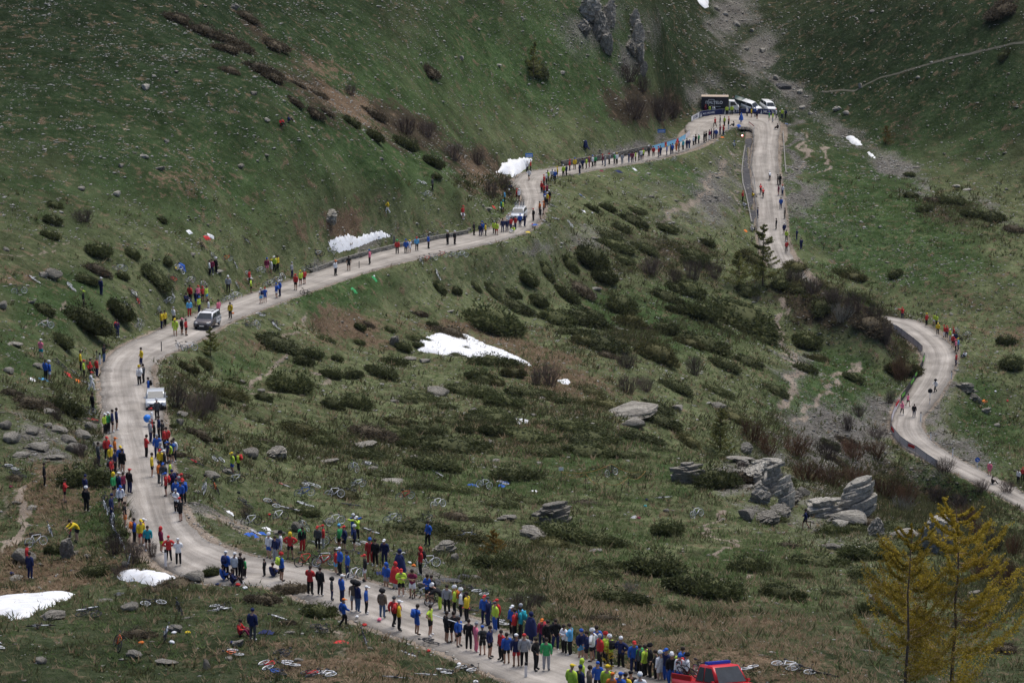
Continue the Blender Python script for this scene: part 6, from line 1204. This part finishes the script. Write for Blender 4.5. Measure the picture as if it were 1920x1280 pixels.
# ------------------------------------------------------------------ banners, barriers, tape
M_navy = plain('banner_navy', (0.012, 0.02, 0.10), .6, 0, .1, 2); M_lblue = plain('banner_light_blue', (0.22, 0.55, 0.80), .6, 0, .08, 2); M_red = plain('banner_red', (0.60, 0.03, 0.03), .6, 0, .1, 2); M_green = plain('banner_green', (0.22, 0.60, 0.10), .6, 0, .1, 2); M_pinkw = plain('banner_pale_pink', (0.74, 0.68, 0.70), .6, 0, .12, 5); M_bk = plain('banner_black', (0.015, 0.016, 0.02), .6, 0, .2, 2); M_steel = plain('galvanised', (0.35, 0.36, 0.37), .4, .6, .15, 6)
def barrier(name, pts, hgt, spec, desc, post=M_steel, feet=0.0):
    P = [spot(*q) for q in pts]; root = empty(name, P[0]); loc = lambda v: v-P[0]
    for i, (a, b) in enumerate(zip(P[:-1], P[1:])):
        mat, txt, tm = spec[i % len(spec)]; d = b-a; ln = d.length; d2 = Vector((d.x, d.y, 0)).normalized(); nn = Vector((d2.y, -d2.x, 0)); nn = nn if nn.y < 0 else -nn
        A, B = loc(a)+Vector((0, 0, feet)), loc(b)+Vector((0, 0, feet)); U_ = Vector((0, 0, hgt)); off = nn*.02; m = MB()
        m.add([A+off, B+off, B+U_+off, A+U_+off, A-off, B-off, B+U_-off, A+U_-off], [(0, 1, 2, 3), (7, 6, 5, 4), (3, 2, 6, 7), (0, 4, 5, 1), (1, 5, 6, 2), (0, 3, 7, 4)]); pn = m.build('banner_panel', mat, root)
        if txt:
            if txt == 'TRI': m = MB(); c0 = (A+B)/2+off*1.5; w = min(hgt*.45, ln*.3); m.add([c0-d2*w, c0+d2*w, c0+U_*.85], [(0, 1, 2)]); m.build('emblem', tm, pn)
            elif txt == 'MARK':
                m = MB(); c0 = A+off*1.6+U_*.3; N_ = 5
                for k in range(N_): x0 = ln*(.12+.76*k/N_); m.tube([c0+d2*x0+Vector((0, 0, .0)), c0+d2*(x0+ln*.04)+Vector((0, 0, hgt*.5)), c0+d2*(x0+ln*.10)+Vector((0, 0, hgt*.08)), c0+d2*(x0+ln*.13)+Vector((0, 0, hgt*.38))], hgt*.07, 4)
                m.build('lettering', tm, pn)
            else:
                me = text_mesh(txt, hgt*.75, tm); xs = [v.co.x for v in me.vertices]; sc = min(1.0, ln*.94/(max(xs)-min(xs))); t = link('lettering', me, None, pn)
                left = -nn.cross(Vector((0, 0, 1))); X = Vector((0, 0, 1)).cross(nn); R_m = Matrix((X, Vector((0, 0, 1)), nn)).transposed().to_4x4(); t.matrix_local = Matrix.Translation((A+B)/2+U_*.5+nn*.03) @ R_m @ Matrix.Scale(sc, 4)
        m = MB(); m.tube([loc(a)-Vector((0, 0, .1)), loc(a)+Vector((0, 0, hgt+feet+.06))], .035, 5); m.build('post', post, root)
        m = MB(); m.tube([A+U_, B+U_], .03, 5); m.build('top_rail', post, root)
    m = MB(); m.tube([loc(P[-1])-Vector((0, 0, .1)), loc(P[-1])+Vector((0, 0, hgt+feet+.06))], .022, 5); m.build('post', post, root)
    tag(root, desc, 'barrier', 'roadside banners'); return root
barrier('banner_barrier', [(1296,232),(1311,223.5),(1317,221.5),(1340,218.5),(1355,217.5),(1364,217),(1386,216.5),(1400,216.5),(1424,217),(1431,217.5),(1452,219)], 1.05, [(M_white, 'VITTORIA', M_navy), (M_navy, 'TRI', M_white), (M_navy, 'MULTIPOWER', M_white), (M_navy, None, None), (M_navy, 'TRI', M_white), (M_navy, 'MULTI', M_white), (M_navy, None, None), (M_navy, None, None), (M_navy, 'TRI', M_white), (M_navy, 'MULTI', M_white)], 'navy banner barrier with white lettering round the outside of the hairpin')
barrier('banner_barrier', [(1223,287),(1246,280.5),(1250,279.5),(1268,274),(1272,272.5),(1285,265),(1293,257)], 0.95, [(M_lblue, None, None), (M_red, None, None), (M_lblue, None, None), (M_red, None, None), (M_lblue, None, None), (M_pinkw, None, None)], 'light blue and red banner along the stone wall before the hairpin')
barrier('mesh_barrier', [(1671,618),(1680,625),(1690,632),(1701,640),(1712,648),(1721,656),(1729,664)], 0.95, [(M_pinkw, None, None)], 'pale printed barrier panels on the upper inside of the lower right road', M_dk)
barrier('mesh_barrier', [(1733,678),(1729,690),(1724,700),(1714,716),(1706,731),(1697,745),(1689,757)], 0.95, [(M_bk, 'MARK', M_green), (M_bk, None, None), (M_bk, 'MARK', M_green)], 'black barrier panels with green markings beside the lower right road', M_dk)
barrier('mesh_barrier', [(1686,760),(1677,776),(1671,792),(1671,808),(1677,820),(1687,832),(1701,843),(1717,853),(1737,863),(1757,876)], 0.95, [(M_pinkw, 'MARK', M_red), (M_pinkw, None, None), (M_pinkw, None, None)], 'white barrier panels with red marks on the lowest curve of the right road', M_dk)
barrier('tape_fence', [(1404,238),(1414,248),(1413,262),(1412,275),(1410,297),(1407,319),(1411,332),(1414,347),(1416,366),(1416,384),(1419,405),(1420,426)], 0.16, [(M_red, None, None), (M_pinkw, None, None), (M_white, None, None)], 'red and white tape fence along the inner edge of the right road leg', M_steel, 0.72)
def ribbon(name, pts, w, lift, mat, thick=0.0, desc=None, cat=None, step=0.8):
    """strip of ground surface (or a low kerb) that follows the hillside"""
    P = [spot(*q) for q in pts]; Q = []
    for a, b in zip(P[:-1], P[1:]):
        n = max(1, int((b-a).length/step)); Q += [a.lerp(b, k/n) for k in range(n)]
    Q.append(P[-1]); m = MB(); o = 0
    for i, q in enumerate(Q):
        t = (Q[min(i+1, len(Q)-1)]-Q[max(i-1, 0)]); t = Vector((t.x, t.y, 0)).normalized(); s = Vector((-t.y, t.x, 0)); ww = w*(1 if thick else (0.7+0.6*float(fbm(np.array([i*.35]), np.array([2.0]), 77, 2)[0])))
        for k in (-.5, .5):
            c = q+s*ww*k; z = on_ground(c.x, c.y); m.v.append((c.x, c.y, z+lift)); m.v.append((c.x, c.y, z-.15))
    for i in range(len(Q)-1):
        a = i*4; b = a+4; m.f += [(a, a+2, b+2, b), (a+1, b+1, b+3, a+3), (a, b, b+1, a+1), (a+2, a+3, b+3, b+2)]
    o = m.build(name, mat); bm = bmesh.new(); bm.from_mesh(o.data); bmesh.ops.recalc_face_normals(bm, faces=bm.faces); bm.to_mesh(o.data); bm.free()
    if desc: tag(o, desc, cat)
    else: tag(o, kind='structure')
    return o
M_path = plain('trodden_earth', (0.105, 0.10, 0.075), .95, 0, .3, 1.2); M_conc = plain('old_concrete', (0.22, 0.21, 0.19), .9, 0, .25, 1.5); M_ditch = plain('ditch_bitumen', (0.06, 0.058, 0.062), .9, 0, .4, 1.0)
ribbon('path', [(1540,172),(1602,171),(1625,158),(1650,146),(1690,136),(1733,123),(1770,112),(1801,104),(1851,94),(1885,86),(1925,80)], 0.42, .03, M_path)
ribbon('drainage_ditch', [(1404,262),(1401,290),(1399,320),(1401,345),(1405,366),(1411,400),(1414,420)], 1.1, .03, M_ditch)
ribbon('low_kerb_wall', [(1397,275),(1393,300),(1391,322),(1393,345),(1399,366),(1405,395),(1409,418)], .18, .22, M_conc, 1, 'pale concrete kerb wall beside the ditch inside the hairpin', 'wall')
ribbon('low_kerb_wall', [(1468,250),(1470,275),(1472,305),(1474,325)], .18, .16, M_conc, 1, 'pale concrete kerb on the outside of the right road leg', 'wall')
# dry stone walls
M_wall = rock_mat('wall_stone', (0.10, 0.094, 0.082), (0.22, 0.208, 0.185), (0.38, 0.36, 0.33), 0.35)
def stone_wall(i0, i1, side, hgt, desc, off=0.5, batter=0.25):
    E_ = RB if side == 'B' else RA; O_ = RA if side == 'B' else RB; A = E_[i0:i1]; n = A-O_[i0:i1]; n /= np.linalg.norm(n, axis=1)[:, None]; A = A+n*off; d = np.concatenate([[0], np.cumsum(np.linalg.norm(np.diff(A, axis=0), axis=1))])
    root = empty('stone_wall', (A[0][0], A[0][1], A[0][2]+CAMZ)); m = MB(); z = 0.0; row = 0
    while z < hgt:
        rh = rnd.uniform(.20, .32); x = -rnd.random()*.4
        while x < d[-1]:
            w = rnd.uniform(.35, .85); t = min(max(x+w/2, 0), d[-1]); c = np.array([np.interp(t, d, A[:, k]) for k in range(3)]); nn = np.array([np.interp(t, d, n[:, k]) for k in range(2)])
            hh = hgt*(0.35+1.2*float(fbm(np.array([t/7]), np.array([1.0]), 41, 2)[0]))
            if z < hh: R_m = Matrix.Rotation(math.atan2(nn[1], nn[0])+math.pi/2+rnd.gauss(0, .16), 3, 'Z'); m.box((c[0]+nn[0]*(z*batter+rnd.gauss(0, .08)), c[1]+nn[1]*(z*batter+rnd.gauss(0, .08)), c[2]+CAMZ+z+rh/2-.1), (w*.92, .55, rh*rnd.uniform(.75, 1.05)), R_m, rnd.uniform(.7, .95))
            x += w
        z += rh; row += 1
    o = m.build('stones', M_wall); o.parent = root; o.matrix_parent_inverse = Matrix.Translation(-root.location); o['kind'] = 'stuff'
    tag(root, desc, 'wall', 'dry stone walls'); return root
def ridx_at(px, py):
    p = spot(px, py); return int(((RS-np.array([p.x, p.y]))**2).sum(1).argmin())
stone_wall(ridx_at(600,520), ridx_at(900,445), 'B', 0.45, 'dry stone retaining wall under the roadside snowbank')
stone_wall(ridx_at(1060,318), ridx_at(1290,272), 'B', 0.6, 'long dry stone wall on the uphill side of the far road', 1.3, .5)

# ------------------------------------------------------------------ posts, signs, rope ring
def marker(px, py, hpx, desc, mat=None, r=0.05, cap=True, name='marker_post'):
    p = spot(px, py); h = hpx*mpp(p)/math.cos(.28); root = empty(name, p); m = MB(); m.box((0, 0, h*.40-.05), (r*2.2, r*1.4, h*.80+.1)); m.build('shaft', mat or M_white, root)
    m = MB(); m.box((0, 0, h*.9), (r*2.25, r*1.45, h*.2), None, .8); m.build('cap', M_blk if cap else (mat or M_white), root); tag(root, desc, 'post', 'marker posts'); return root
marker(986, 1277, 27, 'white marker post with black cap at the near edge of the lower road', None, .07)
marker(311, 1067, 29, 'white marker post in front of the red jacketed spectator in the bend', None, .07)
marker(187.5, 683, 22, 'white marker post at the outside of the sharp left bend', None, .07)
marker(182, 678, 21, 'dark and white post behind the white post at the sharp bend', M_steel, .05)
marker(303, 662, 16, 'thin dark post at the inside of the sharp left bend', M_dk, .04)
marker(673.5, 507, 13, 'thin dark post on the near edge of the upper road', M_dk, .04)
marker(739, 457, 15, 'pale stone post at the end of the roadside snowbank', M_conc, .12, False)
marker(1784, 710, 15, 'marker post right of the lower right road near the red jackets', None, .06)
marker(1726, 792, 18, 'white and black post in the middle of the lower right bend', None, .06)
marker(1745, 824, 15, 'white marker post on the lowest right bend', None, .06)
marker(1786, 859, 19, 'white marker post where the right road leaves the bend', None, .06)
p = spot(1743, 762); root = empty('road_sign', p); m = MB(); m.tube([(0, 0, -.1), (0, 0, 1.6)], .045, 6); m.build('pole', M_white, root); m = MB(); m.tube([(0, 0, .55), (0, 0, .9)], .05, 6); m.build('black_band', M_blk, root); m = MB(); m.tube([(0, -.06, 1.95), (0, -.03, 1.95)], [.33, .33], 18); m.build('sign_disc', M_bk, root); tag(root, 'round dark traffic sign on a white post by the right road', 'sign')
p = spot(1832, 878); root = empty('road_sign', p); m = MB(); m.tube([(0, 0, -.1), (0, 0, 1.0)], .045, 6); m.build('pole', M_white, root); m = MB(); m.tube([(0, -.06, 1.2), (0, -.03, 1.2)], [.32, .32], 18); dd = m.build('sign_disc', plain('sign_blue', (0.02, 0.12, 0.5), .5, 0, .05), root); m = MB(); m.tube([(-.12, -.075, 1.32), (.10, -.075, 1.10)], .035, 4); m.box((.10, -.075, 1.12), (.16, .02, .05)); m.build('white_arrow', M_white, dd); tag(root, 'round blue sign with white arrow beside the lower right road', 'sign')
M_sb = plain('board_blue', (0.04, 0.20, 0.62), .5, 0, .08)
for px, py, h, w, d in ((992, 312, 1.8, 1.15, 'blue and white board on a pole above the snowbank at the bend'), (1240, 268, 2.1, 1.35, 'blue board on a pole above the stone wall')):
    p = spot(px, py); root = empty('info_board', p); m = MB(); m.tube([(0, 0, -.2), (0, 0, h)], .03, 5); m.build('pole', M_steel, root); m = MB(); m.box((0, -.05, h), (w, .04, .62)); bd = m.build('board', M_sb, root)
    m = MB(); m.box((0, -.078, h+.02), (w*.8, .012, .10)); m.box((0, -.078, h-.18), (w*.8, .012, .07)); m.build('white_stripe', M_white, bd); tag(root, d, 'sign')
p = spot(1052, 908); root = empty('notice_sign', p); m = MB(); m.tube([(0, 0, -.1), (0, 0, 1.5)], .025, 5); m.build('pole', M_steel, root); m = MB(); m.box((0, -.03, 1.45), (.42, .03, .30)); m.build('plate', M_white, root); tag(root, 'small white notice on a pole at the orange rope ring', 'sign')
M_rope = plain('orange_rope', (0.40, 0.20, 0.05), .8, 0, .15, 20)
ring = [(1052,910),(1098,915),(1134,931),(1178,921),(1211,908),(1147,895)]; tops = []
for i, (px, py) in enumerate(ring):
    p = spot(px, py); root = empty('rope_post', p); m = MB(); m.tube([(0, 0, -.1), (0, 0, 1.35)], .022, 5); m.build('stake', M_dk, root)
    m = MB(); m.tube([(0, 0, .9), (.35, -.2, 0)], .012, 4); m.tube([(0, 0, .9), (-.3, .25, 0)], .012, 4); m.build('guy_line', M_dk, root); note(root, 'thin stake carrying the orange rope', px, py, 'post', 'stakes of the orange rope ring'); tops.append(p+Vector((0, 0, 1.3)))
for i, (a, b) in enumerate(zip(tops, tops[1:]+tops[:1])):
    m = MB(); m.tube([a.lerp(b, k/8)+Vector((0, 0, -.45*math.sin(math.pi*k/8))) for k in range(9)], .013, 4); o = m.build('orange_rope', M_rope); note(o, 'sagging orange rope span between stakes', (ring[i][0]+ring[(i+1) % 6][0])/2, 905, 'rope', 'rope spans')
bike(1147, 884, 'k', 'S', 30)
# flare, pole, balloon
p = spot(1391, 258); root = empty('hand_flare', p); m = MB(); m.tube([(0, 0, 0), (.05, 0, .28)], .03, 6); m.build('stick', M_red, root); m = MB(); m.ball((.06, 0, .38), .14, 8, 6); m.build('flame', emit_mat('flare_light', (1.0, 0.28, 0.30), 5.0), root, True); tag(root, 'burning pink flare on the bank inside the hairpin', 'flare')
m = MB(); m.ball((0, 0, 0), .34, 12, 8); o = m.build('balloon', plain('balloon_blue', (0.03, 0.22, 0.75), .35, 0, .05), None, True); p = spot(277, 806); o.location = p+Vector((0, 0, .75)); tag(o, 'round blue balloon held above the crowd below the silver car', 'balloon')
m = MB(); a = spot(812, 1207)+Vector((0, 0, 1.5)); b = spot(880, 1226)+Vector((0, 0, 1.45)); m.tube([a, b], .025, 5); o = m.build('long_pole', M_white); tag(o, 'long white pole carried across the lower road', 'pole')
# bags, jackets and tarps left on the grass
def bag_mesh(seed):
    r = random.Random(seed); m = MB(); m.ball((0, 0, .17), .25, 9, 6, (1.1, .75, .8)); m.v = [(x*(1+r.uniform(-.15, .15)), y*(1+r.uniform(-.15, .15)), max(z*(1+r.uniform(-.15, .15)), 0)) for x, y, z in m.v]
    m.tube([(-.1, 0, .34), (0, 0, .42), (.1, 0, .34)], .018, 4); m.box((0, -.19, .14), (.26, .08, .16), None, .8); return m.mesh('bag', CM['k'], True)
def heap_mesh(seed):
    r = np.random.RandomState(seed); n = 9; v = []; f = []
    for i in range(n):
        for j in range(n):
            x, y = (i/(n-1)-.5), (j/(n-1)-.5); k = max(0, 1-(x*x+y*y)*3.6); v.append((x*1.3+r.randn()*.03, y*.9+r.randn()*.03, k*.22*(.3+r.rand())+.01))
    for i in range(n-1):
        for j in range(n-1): f.append((i*n+j, (i+1)*n+j, (i+1)*n+j+1, i*n+j+1))
    m = MB(); m.add(v, f); return m.mesh('cloth_heap', CM['k'], True)
BAG = [bag_mesh(i) for i in range(4)]; HEAP = [heap_mesh(i) for i in range(3)]
for i, e in enumerate('265 1207 o;352 1188 y;326 1188 w;322 1206 w;408 1097 n;446 1098 r;460 1104 w;225 1114 d T;434 1206 n;670 1166 w;684 1173 r;712 1172 p;803 1221 r;861 1247 w;892 1280 w;22 1076 n;28 1082 w;20 914 u;505 966 r;471 1005 b T1.6;490 1000 b T;500 992 w T;384 893 k;447 924 k;430 962 w T;776 1062 o;768 1056 w;828 993 r;887 910 b T;940 911 b T;1000 922 w T;1213 938 n;1210 950 t;1190 970 a T;1198 972 u;1846 752 o T;1889 752 r;1848 730 k;1866 734 w;1815 642 k;1354 258 o T;1398 433 o T;990 436 y T;1003 425 b T;998 425 r;341 500 b T1.4;329 503 y;940 390 w T;926 389 r T;868 402 w T;1160 322 n T1.5;1128 321 u T;1190 318 w T;1385 245 b T;395 443 w T;388 446 r T;1094 396 w T;1110 400 w;128 703 r T;60 712 w T;82 712 l T;145 714 o T;664 545 g T;702 523 g T;701 519 w;672 1040 n;500 1186 n T;640 1205 r T;712 1075 n T;820 992 w;725 1155 k;1700 1005 w T;437 593 o;355 435 w T;413 508 k'.split(';')):
    f = e.split(); px, py = float(f[0]), float(f[1]); p = spot(px, py); heap = len(f) > 3; o = link('jacket_heap' if heap else 'bag', (HEAP[i % 3] if heap else BAG[i % 4])); paint(o, CM[f[2]]); o.location = p; s = float(f[3][1:] or 1)*.7 if heap else rnd.uniform(.5, .7); o.scale = (s, s, s*(1 if heap else .75)); n = gnormal(p); o.rotation_euler = (Vector((0, 0, 1)).rotation_difference(n) @ Matrix.Rotation(rnd.uniform(0, 6.28), 3, 'Z').to_quaternion()).to_euler()
    note(o, f'{CL[f[2]][0]} {"jacket or tarp spread" if heap else "bag lying"}', px, py, 'clothing' if heap else 'bag', 'belongings left on the grass')
write_labels()
# ------------------------------------------------------------------ mountain haze
m = MB(); x0, x1, y0, y1, z0, z1 = -310, 310, -20, 830, float(GZ.min())+CAMZ-3, float(GZ.max())+CAMZ+8
m.box(((x0+x1)/2, (y0+y1)/2, (z0+z1)/2), (x1-x0, y1-y0, z1-z0)); hz = m.build('haze'); mt = bpy.data.materials.new('haze_air'); mt.use_nodes = True; ns = mt.node_tree.nodes; ns.remove(ns['Principled BSDF']); pv = ns.new('ShaderNodeVolumePrincipled'); pv.inputs['Color'].default_value = (0.80, 0.86, 0.95, 1); pv.inputs['Density'].default_value = 0.00002; pv.inputs['Anisotropy'].default_value = 0.2; mt.node_tree.links.new(pv.outputs[0], ns['Material Output'].inputs['Volume']); hz.data.materials.append(mt); tag(hz, 'thin bluish mountain haze', 'haze', None, 'stuff')
print('done', round(time.time()-T0, 1), 'objects', len(bpy.data.objects))
